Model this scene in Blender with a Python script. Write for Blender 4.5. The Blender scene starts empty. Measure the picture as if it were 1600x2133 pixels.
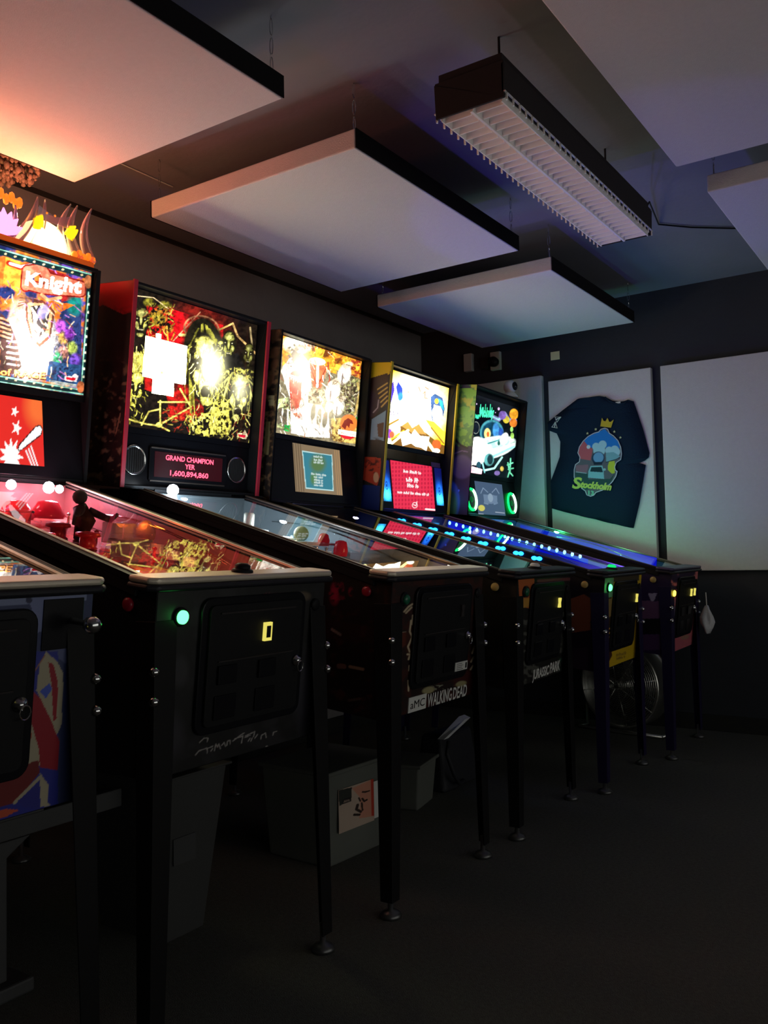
import bpy, math, random
import numpy as np
from mathutils import Vector, Matrix
PI = math.pi
C = bpy.context.scene.collection
scene = bpy.context.scene
random.seed(7)

# ------------------------------------------------------------------ camera, world, exposure
def make_camera():
    F, p, r, y = 1834.684, 0.04945293, -0.02128959, 0.59371069
    f = Vector((-math.sin(y)*math.cos(p), math.cos(y)*math.cos(p), math.sin(p)))
    r0 = Vector((math.cos(y), math.sin(y), 0)); u0 = r0.cross(f)
    rr = r0*math.cos(r) + u0*math.sin(r); uu = -r0*math.sin(r) + u0*math.cos(r)
    cd = bpy.data.cameras.new('camera'); co = bpy.data.objects.new('camera', cd); C.objects.link(co)
    m = Matrix((( rr.x, uu.x, -f.x, 0), (rr.y, uu.y, -f.y, 0), (rr.z, uu.z, -f.z, 1.02), (0, 0, 0, 1)))
    co.matrix_world = m
    cd.sensor_fit = 'VERTICAL'; cd.sensor_height = 24.0; cd.lens = 24.0*F/2133.0
    cd.clip_start = 0.05; cd.clip_end = 50
    scene.camera = co
make_camera()
w = bpy.data.worlds.new('world'); scene.world = w; w.use_nodes = True
w.node_tree.nodes['Background'].inputs[0].default_value = (0.80, 0.80, 0.74, 1)
w.node_tree.nodes['Background'].inputs[1].default_value = 0.88
vs = scene.view_settings
scene.display_settings.display_device = 'sRGB'
vs.view_transform = 'Standard'; vs.look = 'None'; vs.gamma = 1.0; vs.use_curve_mapping = False
vs.exposure = 0.18
LIGHT_GAIN = 1.0

# ------------------------------------------------------------------ helpers
def s2l(c):
    return tuple((v/12.92 if v <= 0.04045 else ((v+0.055)/1.055)**2.4) for v in c)
def rgb(r, g, b): return s2l((r/255, g/255, b/255))

def mat(name, col, rough=0.5, metal=0.0, emit=None, strength=1.0, bump=0.0, bscale=60, var=0.0, vscale=8, spec=0.5, coat=0.0):
    m = bpy.data.materials.new(name); m.use_nodes = True
    nt = m.node_tree; b = nt.nodes['Principled BSDF']
    b.inputs['Base Color'].default_value = (*col, 1); b.inputs['Roughness'].default_value = rough
    b.inputs['Metallic'].default_value = metal; b.inputs['Specular IOR Level'].default_value = spec
    b.inputs['Coat Weight'].default_value = coat
    if emit:
        b.inputs['Emission Color'].default_value = (*emit, 1); b.inputs['Emission Strength'].default_value = strength
    if bump or var:
        tc = nt.nodes.new('ShaderNodeTexCoord')
    if bump:
        n = nt.nodes.new('ShaderNodeTexNoise'); n.inputs['Scale'].default_value = bscale; n.inputs['Detail'].default_value = 4
        nt.links.new(tc.outputs['Object'], n.inputs['Vector'])
        bp = nt.nodes.new('ShaderNodeBump'); bp.inputs['Strength'].default_value = bump; bp.inputs['Distance'].default_value = 0.01
        nt.links.new(n.outputs['Fac'], bp.inputs['Height']); nt.links.new(bp.outputs['Normal'], b.inputs['Normal'])
    if var:
        n = nt.nodes.new('ShaderNodeTexNoise'); n.inputs['Scale'].default_value = vscale; n.inputs['Detail'].default_value = 5
        nt.links.new(tc.outputs['Object'], n.inputs['Vector'])
        mx = nt.nodes.new('ShaderNodeMix'); mx.data_type = 'RGBA'
        mx.inputs[6].default_value = (*[max(0, c*(1-var)) for c in col], 1); mx.inputs[7].default_value = (*[min(1, c*(1+var)) for c in col], 1)
        nt.links.new(n.outputs['Fac'], mx.inputs[0]); nt.links.new(mx.outputs[2], b.inputs['Base Color'])
    return m

def art_mat(name, strength=0.0, rough=0.4, coat=0.0):
    """printed artwork: colours come from the mesh's colour attribute; strength > 0 = backlit sheet or screen"""
    m = bpy.data.materials.new(name); m.use_nodes = True; nt = m.node_tree; b = nt.nodes['Principled BSDF']
    a = nt.nodes.new('ShaderNodeAttribute'); a.attribute_name = 'Col'
    b.inputs['Roughness'].default_value = rough; b.inputs['Coat Weight'].default_value = coat
    if strength > 0:
        b.inputs['Base Color'].default_value = (0.01, 0.01, 0.01, 1)
        nt.links.new(a.outputs['Color'], b.inputs['Emission Color']); b.inputs['Emission Strength'].default_value = strength
    else:
        nt.links.new(a.outputs['Color'], b.inputs['Base Color'])
    return m

def glass_mat(name, tint=(1, 1, 1), ior=1.52, rough=0.0, haze=0.0):
    m = bpy.data.materials.new(name); m.use_nodes = True; nt = m.node_tree; nt.nodes.clear()
    out = nt.nodes.new('ShaderNodeOutputMaterial'); tr = nt.nodes.new('ShaderNodeBsdfTransparent'); gl = nt.nodes.new('ShaderNodeBsdfGlossy')
    tr.inputs[0].default_value = (*tint, 1); gl.inputs['Roughness'].default_value = rough
    fr = nt.nodes.new('ShaderNodeFresnel'); fr.inputs[0].default_value = ior
    mx = nt.nodes.new('ShaderNodeMixShader')
    nt.links.new(fr.outputs[0], mx.inputs[0]); nt.links.new(tr.outputs[0], mx.inputs[1]); nt.links.new(gl.outputs[0], mx.inputs[2])
    if haze:
        df = nt.nodes.new('ShaderNodeBsdfDiffuse'); df.inputs[0].default_value = (*tint, 1)
        m2 = nt.nodes.new('ShaderNodeMixShader'); m2.inputs[0].default_value = haze
        nt.links.new(mx.outputs[0], m2.inputs[1]); nt.links.new(df.outputs[0], m2.inputs[2]); nt.links.new(m2.outputs[0], out.inputs[0])
    else:
        nt.links.new(mx.outputs[0], out.inputs[0])
    return m

class MB:
    """collects shapes, links them as ONE mesh object; f maps build coordinates to local ones"""
    def __init__(s, f=None): s.v = []; s.fc = []; s.f = f
    def add(s, vs, fs):
        n = len(s.v); s.v += [tuple(s.f(*v)) if s.f else tuple(v) for v in vs]; s.fc += [tuple(i+n for i in f) for f in fs]; return s
    def box(s, lo, hi):
        (a, b, c), (d, e, f) = lo, hi
        return s.add([(a,b,c),(d,b,c),(d,e,c),(a,e,c),(a,b,f),(d,b,f),(d,e,f),(a,e,f)], [(0,3,2,1),(4,5,6,7),(0,1,5,4),(1,2,6,5),(2,3,7,6),(3,0,4,7)])
    def prism(s, pts, ax, lo, hi):
        def P(p, h):
            return {0: (h, p[0], p[1]), 1: (p[0], h, p[1]), 2: (p[0], p[1], h)}[ax]
        n = len(pts)
        return s.add([P(p, lo) for p in pts]+[P(p, hi) for p in pts], [tuple(range(n)), tuple(range(2*n-1, n-1, -1))]+[(i, (i+1) % n, n+(i+1) % n, n+i) for i in range(n)])
    def loft(s, A, B):
        n = len(A)
        return s.add(list(A)+list(B), [tuple(range(n))[::-1], tuple(range(n, 2*n))]+[(i, (i+1) % n, n+(i+1) % n, n+i) for i in range(n)])
    def tube(s, path, r, n=8, closed=False):
        path = [Vector(p) for p in path]; m = len(path); rs = r if isinstance(r, (list, tuple)) else [r]*m
        vs = []; up = None
        for i, p in enumerate(path):
            d = (path[(i+1) % m]-path[i-1]) if closed else (path[min(i+1, m-1)]-path[max(i-1, 0)])
            d.normalize()
            if up is None: up = d.orthogonal().normalized()
            up = (up-d*up.dot(d)); up = up.normalized() if up.length > 1e-6 else d.orthogonal().normalized()
            sd = d.cross(up)
            for k in range(n):
                t = 2*PI*k/n; vs.append(p+(up*math.cos(t)+sd*math.sin(t))*rs[i])
        fs = []
        for i in range(m if closed else m-1):
            for k in range(n):
                a, b = i*n+k, i*n+(k+1) % n; c, d = ((i+1) % m)*n+(k+1) % n, ((i+1) % m)*n+k
                fs.append((a, b, c, d))
        if not closed: fs += [tuple(range(n))[::-1], tuple(range((m-1)*n, m*n))]
        return s.add(vs, fs)
    def lathe(s, prof, o, ax=(0, 0, 1), n=20, cap=True):
        """prof: (radius, height) pairs along ax from o"""
        ax = Vector(ax).normalized(); u = ax.orthogonal().normalized(); w_ = ax.cross(u); o = Vector(o); vs = []
        for r, h in prof:
            for k in range(n):
                t = 2*PI*k/n; vs.append(o+ax*h+(u*math.cos(t)+w_*math.sin(t))*r)
        fs = [(i*n+k, i*n+(k+1) % n, (i+1)*n+(k+1) % n, (i+1)*n+k) for i in range(len(prof)-1) for k in range(n)]
        if cap: fs += [tuple(range(n))[::-1], tuple(range((len(prof)-1)*n, len(prof)*n))]
        return s.add(vs, fs)
    def ball(s, o, r, n=14, sq=(1, 1, 1)):
        o = Vector(o); vs = []; m = n//2
        for i in range(m+1):
            ph = PI*i/m
            for k in range(n):
                t = 2*PI*k/n; vs.append((o.x+r*sq[0]*math.sin(ph)*math.cos(t), o.y+r*sq[1]*math.sin(ph)*math.sin(t), o.z+r*sq[2]*math.cos(ph)))
        return s.add(vs, [(i*n+k, (i+1)*n+k, (i+1)*n+(k+1) % n, i*n+(k+1) % n) for i in range(m) for k in range(n)])
    def build(s, name, m, parent=None, bevel=0.0, smooth=False, seg=2):
        me = bpy.data.meshes.new(name); me.from_pydata(s.v, [], s.fc); me.validate(); me.update()
        o = bpy.data.objects.new(name, me); C.objects.link(o)
        if m: me.materials.append(m)
        if parent: o.parent = parent
        import bmesh
        b = bmesh.new(); b.from_mesh(me); bmesh.ops.remove_doubles(b, verts=b.verts, dist=1e-6); bmesh.ops.recalc_face_normals(b, faces=b.faces); b.to_mesh(me); b.free()
        if smooth:
            for p in me.polygons: p.use_smooth = True
        if bevel:
            md = o.modifiers.new('bevel', 'BEVEL'); md.width = bevel; md.segments = seg; md.limit_method = 'ANGLE'; md.angle_limit = 0.7
        return o

def thing(name, label, cat, loc=(0, 0, 0), rz=0, group=None):
    o = bpy.data.objects.new(name, None); C.objects.link(o); o.location = loc; o.rotation_euler = (0, 0, rz); o.empty_display_size = 0.1
    return tag(o, label, cat, group)
def tag(o, label, cat, group=None):
    o['label'] = label; o['category'] = cat
    if group: o['group'] = group
    return o
def struct(o): o['kind'] = 'structure'; return o
def rr(x0, x1, y0, y1, r, n=5):
    """rounded rectangle outline"""
    out = []
    for cx, cy, a0 in ((x1-r, y1-r, 0), (x0+r, y1-r, 90), (x0+r, y0+r, 180), (x1-r, y0+r, 270)):
        for k in range(n+1):
            t = math.radians(a0+90*k/n); out.append((cx+r*math.cos(t), cy+r*math.sin(t)))
    return out

# ------------------------------------------------------------------ artwork painter
_tcache = {}
def text_tris(s, shear=0.0, bold=0.0):
    """triangles of a line of text in a unit box (height of capitals = 1)"""
    k = (s, shear, bold)
    if k in _tcache: return _tcache[k]
    cu = bpy.data.curves.new('t', 'FONT'); cu.body = s; cu.size = 1.0; cu.shear = shear; cu.offset = bold; cu.resolution_u = 3
    o = bpy.data.objects.new('t', cu); C.objects.link(o); bpy.context.view_layer.update()
    me = bpy.data.meshes.new_from_object(o.evaluated_get(bpy.context.evaluated_depsgraph_get()))
    me.calc_loop_triangles()
    V = np.array([v.co[:2] for v in me.vertices]).reshape(-1, 2); T = np.array([t.vertices[:] for t in me.loop_triangles]).reshape(-1, 3)
    bpy.data.objects.remove(o); bpy.data.curves.remove(cu); bpy.data.meshes.remove(me)
    mn = V.min(0); mxx = V.max(0); V = V-np.array([mn[0], 0]); cap = 0.7
    V = V/cap; W = (mxx[0]-mn[0])/cap
    _tcache[k] = (V, T, W); return _tcache[k]

class Art:
    """samples a drawing onto a grid of points. quad: drawing-space corners (bl, br, tr, tl) of the sheet"""
    def __init__(s, quad, nu, nv, bg=(0, 0, 0)):
        s.nu, s.nv = nu, nv
        src = np.array([(0, 0), (1, 0), (1, 1), (0, 1)], float); dst = np.array(quad, float); A = []; B = []
        for (x, y), (X, Y) in zip(src, dst):
            A.append([x, y, 1, 0, 0, 0, -X*x, -X*y]); B.append(X); A.append([0, 0, 0, x, y, 1, -Y*x, -Y*y]); B.append(Y)
        h = np.append(np.linalg.solve(np.array(A), np.array(B)), 1).reshape(3, 3)
        U, V = np.meshgrid(np.linspace(0, 1, nu+1), np.linspace(0, 1, nv+1)); s.U, s.V = U, V
        D = h[2, 0]*U+h[2, 1]*V+h[2, 2]; s.X = (h[0, 0]*U+h[0, 1]*V+h[0, 2])/D; s.Y = (h[1, 0]*U+h[1, 1]*V+h[1, 2])/D
        s.c = np.zeros(U.shape+(3,)); s.c[:] = rgb(*bg)
        s.o = (0, 0); s.k = 1.0
    def at(s, ox, oy, k): s.o = (ox, oy); s.k = k; return s
    def _p(s, x, y): return s.o[0]+x/s.k, s.o[1]+y/s.k
    def mix(s, a, col, gain=1.0):
        col = np.array(rgb(*col))*gain; s.c += a[..., None]*(col-s.c)
    def poly(s, pts, col, gain=1.0, al=1.0):
        P = [s._p(*p) for p in pts]; ins = np.zeros(s.X.shape, bool); j = len(P)-1
        for i in range(len(P)):
            xi, yi = P[i]; xj, yj = P[j]
            if yi != yj: ins ^= ((yi > s.Y) != (yj > s.Y)) & (s.X < (xj-xi)*(s.Y-yi)/(yj-yi)+xi)
            j = i
        s.mix(ins*al, col, gain); return s
    def ell(s, cx, cy, rx, ry, col, rot=0, soft=0.15, gain=1.0, al=1.0, ring=None):
        cx, cy = s._p(cx, cy); rx /= s.k; ry /= s.k; t = math.radians(rot)
        dx, dy = s.X-cx, s.Y-cy; u = (dx*math.cos(t)+dy*math.sin(t))/rx; v = (-dx*math.sin(t)+dy*math.cos(t))/ry
        r = np.sqrt(u*u+v*v)
        a = np.clip((1-r)/soft+0.5, 0, 1) if ring is None else np.clip((ring-abs(r-1+ring))/soft+0.5, 0, 1)
        s.mix(a*al, col, gain); return s
    def line(s, pts, wd, col, gain=1.0, al=1.0):
        P = [s._p(*p) for p in pts]; wd /= 2*s.k; a = np.zeros(s.X.shape)
        for (x0, y0), (x1, y1) in zip(P, P[1:]):
            dx, dy = x1-x0, y1-y0; L = dx*dx+dy*dy+1e-9; t = np.clip(((s.X-x0)*dx+(s.Y-y0)*dy)/L, 0, 1)
            d = np.hypot(s.X-x0-t*dx, s.Y-y0-t*dy); a = np.maximum(a, np.clip((wd-d)/0.8+0.5, 0, 1))
        s.mix(a*al, col, gain); return s
    def glow(s, cx, cy, r, col, gain=1.0, ry=None):
        cx, cy = s._p(cx, cy); r /= s.k; ry = r if ry is None else ry/s.k
        g = np.exp(-(((s.X-cx)/r)**2+((s.Y-cy)/ry)**2)); s.c += g[..., None]*np.array(rgb(*col))*gain; return s
    def boost(s, cx, cy, r, amt, ry=None):
        cx, cy = s._p(cx, cy); r /= s.k; ry = r if ry is None else ry/s.k
        g = np.exp(-(((s.X-cx)/r)**2+((s.Y-cy)/ry)**2)); s.c *= (1+amt*g)[..., None]; return s
    def strokes(s, x0, y0, x1, y1, cols, n, ln, wd, ang=90, spread=50, seed=0, gain=1.0):
        rnd = random.Random(seed)
        for i in range(n):
            x, y = rnd.uniform(x0, x1), rnd.uniform(y0, y1); t = math.radians(ang+rnd.uniform(-spread, spread)); L = ln*rnd.uniform(0.4, 1.2); b = rnd.uniform(-0.35, 0.35)
            xm, ym = x+L/2*math.cos(t+b), y+L/2*math.sin(t+b)
            s.line([(x, y), (xm, ym), (xm+L/2*math.cos(t-b), ym+L/2*math.sin(t-b))], wd*rnd.uniform(0.5, 1.2), rnd.choice(cols), gain, al=rnd.uniform(0.5, 1))
        return s
    def scribble(s, x, y, w_, h, col, right=(1, 0), seed=0, gain=1.0):
        """a line of lettering too blurred to read: word-long runs of close upright ticks, centred on x"""
        rnd = random.Random(seed); L = math.hypot(*right); ru = (right[0]/L, right[1]/L); u = -w_/2
        while u < w_/2:
            n = rnd.randint(3, 7)
            for i in range(n):
                if u > w_/2: break
                cx, cy = x+u*ru[0], y+u*ru[1]; k = h*rnd.choice([0.7, 0.7, 1.0]); s.line([(cx, cy), (cx+rnd.uniform(-0.2, 0.2)*h, cy-k)], h*0.32, col, gain)
                s.line([(cx, cy-k*rnd.choice([0, 0.5, 1])), (cx+h*0.35, cy-k*0.5+h*0.35*ru[1])], h*0.22, col, gain); u += h*0.55
            u += h*0.5
        return s
    def grit(s, scale, amp, seed=0, streak=1.0):
        n = s.noise(scale, seed, 4); m_ = s.noise(scale*0.35, seed+50, 2)
        s.c *= (1-amp+2*amp*np.clip((n-0.5)*3.2+0.5, 0, 1)*(0.75+0.5*m_))[..., None]; return s
    def noise(s, scale, seed=0, oct=3):
        r = np.random.RandomState(seed); out = 0; amp = 1; tot = 0
        for k in range(oct):
            G = r.rand(64, 64); x = (s.X/scale*2**k) % 64; y = (s.Y/scale*2**k) % 64
            xi = x.astype(int); yi = y.astype(int); fx = x-xi; fy = y-yi; fx = fx*fx*(3-2*fx); fy = fy*fy*(3-2*fy)
            x1 = (xi+1) % 64; y1 = (yi+1) % 64
            out = out+amp*((G[yi, xi]*(1-fx)+G[yi, x1]*fx)*(1-fy)+(G[y1, xi]*(1-fx)+G[y1, x1]*fx)*fy); tot += amp; amp *= 0.55
        return out/tot
    def speckle(s, scale, col, lo, hi, seed=0, region=None, gain=1.0, al=1.0):
        a = np.clip((s.noise(scale/s.k, seed)-lo)/(hi-lo), 0, 1)*al
        if region: a = a*region(s)
        s.mix(a, col, gain); return s
    def inside(s, cx, cy, rx, ry, soft=0.3):
        cx, cy = s._p(cx, cy); r = np.hypot((s.X-cx)/(rx/s.k), (s.Y-cy)/(ry/s.k)); return np.clip((1-r)/soft, 0, 1)
    def text(s, body, x, y, h, col, right=(1, 0), shear=0, width=None, bold=0.0, gain=1.0, center=False, al=1.0):
        """baseline start (x, y), cap height h, 'right' = drawing direction; up is drawn towards smaller y"""
        V, T, W = text_tris(body, shear, bold); L = math.hypot(*right); ru = (right[0]/L, right[1]/L)
        sx = h if width is None else width/W
        off = -W*sx/2 if center else 0
        P = [s._p(x+(v[0]*sx+off)*ru[0], y+(v[0]*sx+off)*ru[1]-v[1]*h) for v in V]; P = np.array(P)
        m = np.zeros(s.X.shape, bool)
        for t in T:
            a, b, c = P[t]; x0, x1 = min(a[0], b[0], c[0])-1, max(a[0], b[0], c[0])+1; y0, y1 = min(a[1], b[1], c[1])-1, max(a[1], b[1], c[1])+1
            idx = (s.X >= x0) & (s.X <= x1) & (s.Y >= y0) & (s.Y <= y1)
            if not idx.any(): continue
            X, Y = s.X[idx], s.Y[idx]; d = (b[1]-c[1])*(a[0]-c[0])+(c[0]-b[0])*(a[1]-c[1])
            if abs(d) < 1e-9: continue
            l1 = ((b[1]-c[1])*(X-c[0])+(c[0]-b[0])*(Y-c[1]))/d; l2 = ((c[1]-a[1])*(X-c[0])+(a[0]-c[0])*(Y-c[1]))/d
            e = -0.02; m[idx] |= (l1 >= e) & (l2 >= e) & (l1+l2 <= 1-e)
        s.mix(m*al, col, gain); return s
    def ghoul(s, cx, cy, w_, h, skin, rot=0, hair=None, seed=0, gain=1.0):
        """a generic gaunt undead face built from rough ink-like blotches"""
        t = math.radians(rot); rnd = random.Random(seed)
        def q(u, v): return (cx+(u*math.cos(t)-v*math.sin(t))*w_, cy+(u*math.sin(t)+v*math.cos(t))*h)
        dk = (24, 20, 10); k = s.k
        X = ((s.X-s._p(cx, cy)[0])*math.cos(t)+(s.Y-s._p(cx, cy)[1])*math.sin(t))/(w_/k); Y = (-(s.X-s._p(cx, cy)[0])*math.sin(t)+(s.Y-s._p(cx, cy)[1])*math.cos(t))/(h/k)
        jaw = 0.46-0.20*np.clip((Y-0.05)/0.45, 0, 1)**1.5; inside = np.clip((1-np.hypot(X/jaw, Y/0.52))/0.1, 0, 1)
        n1 = s.noise(w_*0.10/k, seed+3, 4); n2 = s.noise(w_*0.3/k, seed+9, 3)
        if hair:
            s.ell(*q(0, -0.12), w_*0.66, h*0.6, dk, rot, 0.25)
            for i in range(34):
                u = rnd.uniform(-0.62, 0.62); y0 = -0.58+0.5*abs(u)**1.5; y1 = rnd.uniform(-0.2, 0.65) if abs(u) > 0.3 else rnd.uniform(-0.45, -0.2)
                s.line([q(u*0.6, y0), q(u, (y0+y1)/2), q(u*rnd.uniform(0.9, 1.15), y1)], w_*rnd.uniform(0.015, 0.04), hair, gain*rnd.uniform(0.5, 1.1))
        s.mix(inside, dk)
        # planes of the face that catch the light
        lit = np.exp(-((X-0.02)/0.26)**2-((Y+0.27)/0.13)**2)*1.1
        for sx in (-1, 1): lit = lit+np.exp(-((X-0.22*sx)/0.10)**2-((Y-0.09)/0.09)**2)*(1.0 if sx > 0 else 0.75)+np.exp(-((X-0.15*sx)/0.06)**2-((Y-0.24)/0.13)**2)*0.5
        lit = lit+np.exp(-((X-0.0)/0.055)**2-((Y+0.02)/0.12)**2)+np.exp(-(X/0.13)**2-((Y-0.41)/0.06)**2)*0.9+np.exp(-(X/0.10)**2-((Y-0.185)/0.03)**2)*0.5
        a = np.clip((lit*(0.55+0.9*n1)-0.22-0.25*(n2 > 0.6))/0.22, 0, 1)*inside
        s.mix(a, skin, gain*0.85); s.mix(np.clip((lit-0.72)/0.25, 0, 1)*a, tuple(min(255, c+25) for c in skin), gain*1.25)
        for e in (-1, 1):
            s.ell(*q(0.19*e, -0.095), w_*0.125, h*0.06, dk, rot+8*e, 0.4); s.ell(*q(0.19*e, -0.085), w_*0.035, h*0.017, (225, 220, 170), rot, 0.5, gain*0.8)
            s.line([q(0.07*e, -0.13), q(0.19*e, -0.175), q(0.33*e, -0.14)], w_*0.035, dk); s.line([q(0.13*e, 0.02), q(0.2*e, 0.2), q(0.15*e, 0.33)], w_*0.03, dk, al=0.7); s.ell(*q(0.035*e, 0.10), w_*0.025, h*0.014, dk, rot, 0.3)
        s.ell(*q(0, 0.275), w_*0.14, h*0.065, dk, rot, 0.25)
        for i in range(5): s.line([q(-0.09+0.045*i, 0.235), q(-0.09+0.045*i, 0.255)], w_*0.03, (230, 220, 170), gain*0.8)
        for i in range(10):
            u, v = rnd.uniform(-0.4, 0.4), rnd.uniform(-0.45, 0.45); s.line([q(u, v), q(u+rnd.uniform(-0.08, 0.08), v+rnd.uniform(0.03, 0.12))], w_*0.018, dk, al=0.8)
        return s
    def build(s, name, P0, Uv, Vv, m, parent=None, warp=None, mask=None):
        """sheet: corner P0, edge vectors Uv (width) and Vv (height)"""
        nu, nv = s.nu, s.nv; P0, Uv, Vv = np.array(P0), np.array(Uv), np.array(Vv)
        co = (P0+s.U[..., None]*Uv+s.V[..., None]*Vv).reshape(-1, 3)
        if warp is not None: co = warp(co)
        i = np.arange(nu*nv); r, c_ = i//nu, i % nu; a = r*(nu+1)+c_
        fc = np.stack([a, a+1, a+nu+2, a+nu+1], 1)
        if mask is not None: k = mask.reshape(-1); fc = fc[k[fc].any(1)]; u_, inv_ = np.unique(fc, return_inverse=True); fc = inv_.reshape(-1, 4); co = co[u_]; s.c = s.c.reshape(-1, 3)[u_]
        me = bpy.data.meshes.new(name); me.vertices.add(len(co)); me.vertices.foreach_set('co', co.ravel().astype(np.float32))
        me.loops.add(fc.size); me.loops.foreach_set('vertex_index', fc.ravel().astype(np.int32))
        me.polygons.add(len(fc)); me.polygons.foreach_set('loop_start', (np.arange(len(fc))*4).astype(np.int32))
        me.polygons.foreach_set('loop_total', np.full(len(fc), 4, np.int32)); me.update(calc_edges=True)
        at = me.color_attributes.new('Col', 'FLOAT_COLOR', 'POINT')
        at.data.foreach_set('color', np.concatenate([np.maximum(s.c.reshape(-1, 3), 0), np.ones((len(co), 1))], 1).ravel().astype(np.float32))
        me.materials.append(m); o = bpy.data.objects.new(name, me); C.objects.link(o)
        if parent: o.parent = parent
        return o

def lettering(name, body, P0, right, up, h, width, m, parent, depth=0.001, shear=0, bold=0.0, center=False):
    """raised letters as one mesh: cap height h, total width 'width' (None = natural)"""
    V, T, W = text_tris(body, shear, bold); sx = h if width is None else width/W
    P0, R, U = Vector(P0), Vector(right).normalized(), Vector(up).normalized(); N = R.cross(U)
    off = -W*sx/2 if center else 0
    vs = [P0+R*(v[0]*sx+off)+U*(v[1]*h)+N*depth for v in V]
    b = MB(); b.add(vs, [tuple(t) for t in T]); return b.build(name, m, parent)

# ------------------------------------------------------------------ materials
M = dict(
    ceiling=mat('ceiling_paint', (0.235, 0.235, 0.27), 0.95, var=0.12, vscale=3, bump=0.15, bscale=40, spec=0.1),
    wall_dark=mat('dark_wall_paint', (0.04, 0.043, 0.05), 0.9, var=0.15, vscale=4, bump=0.2, bscale=30, spec=0.2),
    wall_left=mat('charcoal_wall_paint', (0.26, 0.245, 0.25), 0.92, var=0.2, vscale=3, bump=0.2, bscale=25, spec=0.2),
    carpet=mat('dark_carpet', (0.125, 0.125, 0.112), 1.0, var=0.35, vscale=90, bump=0.6, bscale=300, spec=0.05),
    base=mat('baseboard_black', (0.02, 0.02, 0.018), 0.6),
    foam=mat('white_acoustic_fabric', (0.62, 0.60, 0.60), 1.0, var=0.05, vscale=60, bump=0.25, bscale=250, spec=0.1),
    foam_edge=mat('acoustic_fabric_edge', (0.5, 0.48, 0.46), 1.0, bump=0.25, bscale=250, spec=0.1),
    housing=mat('dark_lamp_housing', (0.03, 0.025, 0.025), 0.7, spec=0.2),
    louver=mat('white_louver_enamel', (0.92, 0.88, 0.86), 0.5),
    tube=mat('unlit_lamp_tube', (0.8, 0.8, 0.78), 0.3),
    black=mat('black_powder_coat', (0.010, 0.010, 0.011), 0.5, bump=0.05, bscale=120, spec=0.15),
    blackgloss=mat('black_gloss_panel', (0.006, 0.006, 0.008), 0.3, spec=0.2),
    leg=mat('black_leg_steel', (0.008, 0.0075, 0.008), 0.5, spec=0.15),
    legblue=mat('dark_purple_leg_steel', (0.016, 0.011, 0.045), 0.45, spec=0.2),
    foot=mat('grey_leveler', (0.12, 0.12, 0.12), 0.35, metal=0.7),
    chrome=mat('chrome', (0.7, 0.7, 0.7), 0.15, metal=1.0),
    brushed=mat('brushed_lockbar_steel', (0.72, 0.62, 0.50), 0.45, metal=0.5, bump=0.05, bscale=200),
    darkbar=mat('dark_lockbar', (0.014, 0.013, 0.018), 0.45, spec=0.3),
    purple=mat('purple_lockbar', (0.07, 0.05, 0.12), 0.4, metal=0.4),
    railbrown=mat('worn_side_rail', (0.16, 0.13, 0.11), 0.4, metal=0.8),
    blackstrip=mat('black_side_strip', (0.012, 0.011, 0.012), 1.0, bump=0.2, bscale=200, spec=0.1),
    red=mat('red_edge_trim', (0.55, 0.02, 0.05), 0.5),
    yellow=mat('yellow_edge_trim', (0.75, 0.55, 0.02), 0.45),
    greentrim=mat('green_edge_trim', (0.35, 0.45, 0.12), 0.5),
    cream=mat('cream_plastic', (0.55, 0.38, 0.12), 0.45),
    redbtn=mat('red_button', (0.35, 0.01, 0.03), 0.3),
    greendim=mat('unlit_green_button', (0.01, 0.12, 0.06), 0.3),
    white=mat('white_plastic', (0.75, 0.75, 0.72), 0.4),
    ltgrey=mat('pale_print', (0.68, 0.68, 0.64), 0.6),
    rubber=mat('black_rubber', (0.01, 0.01, 0.01), 0.8),
    glass=glass_mat('playfield_glass', (0.96, 0.97, 0.97), 1.95),
    lcdglass=glass_mat('display_cover', (1, 1, 1), 1.4),
    art=art_mat('printed_decal', 0, 0.45),
    field=art_mat('playfield_print', 0, 0.25, 0.4),
    shirt=mat('navy_cotton', (0.010, 0.022, 0.045), 0.95, bump=0.3, bscale=120, spec=0.1),
    ghost=mat('clear_plastic', (0.8, 0.85, 0.85), 0.15),
    bin=mat('dull_grey_plastic', (0.04, 0.04, 0.04), 0.6, var=0.2, vscale=6),
    tub=glass_mat('milky_tub_plastic', (0.30, 0.31, 0.28), 1.4, 0.25, 0.42),
    stand=mat('grey_painted_stand', (0.05, 0.05, 0.052), 0.6, var=0.1, vscale=10),
    steel=mat('polished_fan_steel', (0.75, 0.74, 0.68), 0.32, metal=1.0),
    blade=mat('fan_blade_metal', (0.35, 0.34, 0.32), 0.35, metal=0.9),
    cloth=mat('white_cloth', (0.6, 0.6, 0.62), 0.95, bump=0.3, bscale=60),
    bag=mat('black_bag_nylon', (0.015, 0.015, 0.02), 0.7, bump=0.3, bscale=50),
    brown=mat('brown_tuft_fluff', (0.16, 0.11, 0.08), 1.0, bump=0.6, bscale=60, var=0.4, vscale=30),
    horn=glass_mat('smoky_horn_plastic', (0.66, 0.54, 0.60), 1.6, 0.08, 0.24),
    gold=mat('orange_gold_figure', (0.9, 0.35, 0.05), 0.4, emit=rgb(255, 120, 20), strength=0.8),
    sticker=mat('pale_yellow_note', (0.85, 0.82, 0.45), 0.8),
    orangestrip=mat('orange_topper_base', (0.6, 0.15, 0.02), 0.4, emit=rgb(255, 90, 0), strength=0.25),
    clearred=mat('red_translucent_plastic', (0.6, 0.02, 0.04), 0.2, emit=rgb(200, 20, 40), strength=0.25),
)
def emit(name, c, st): return mat(name, (0.01, 0.01, 0.01), 0.6, spec=0.1, emit=rgb(*c), strength=st)
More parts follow.
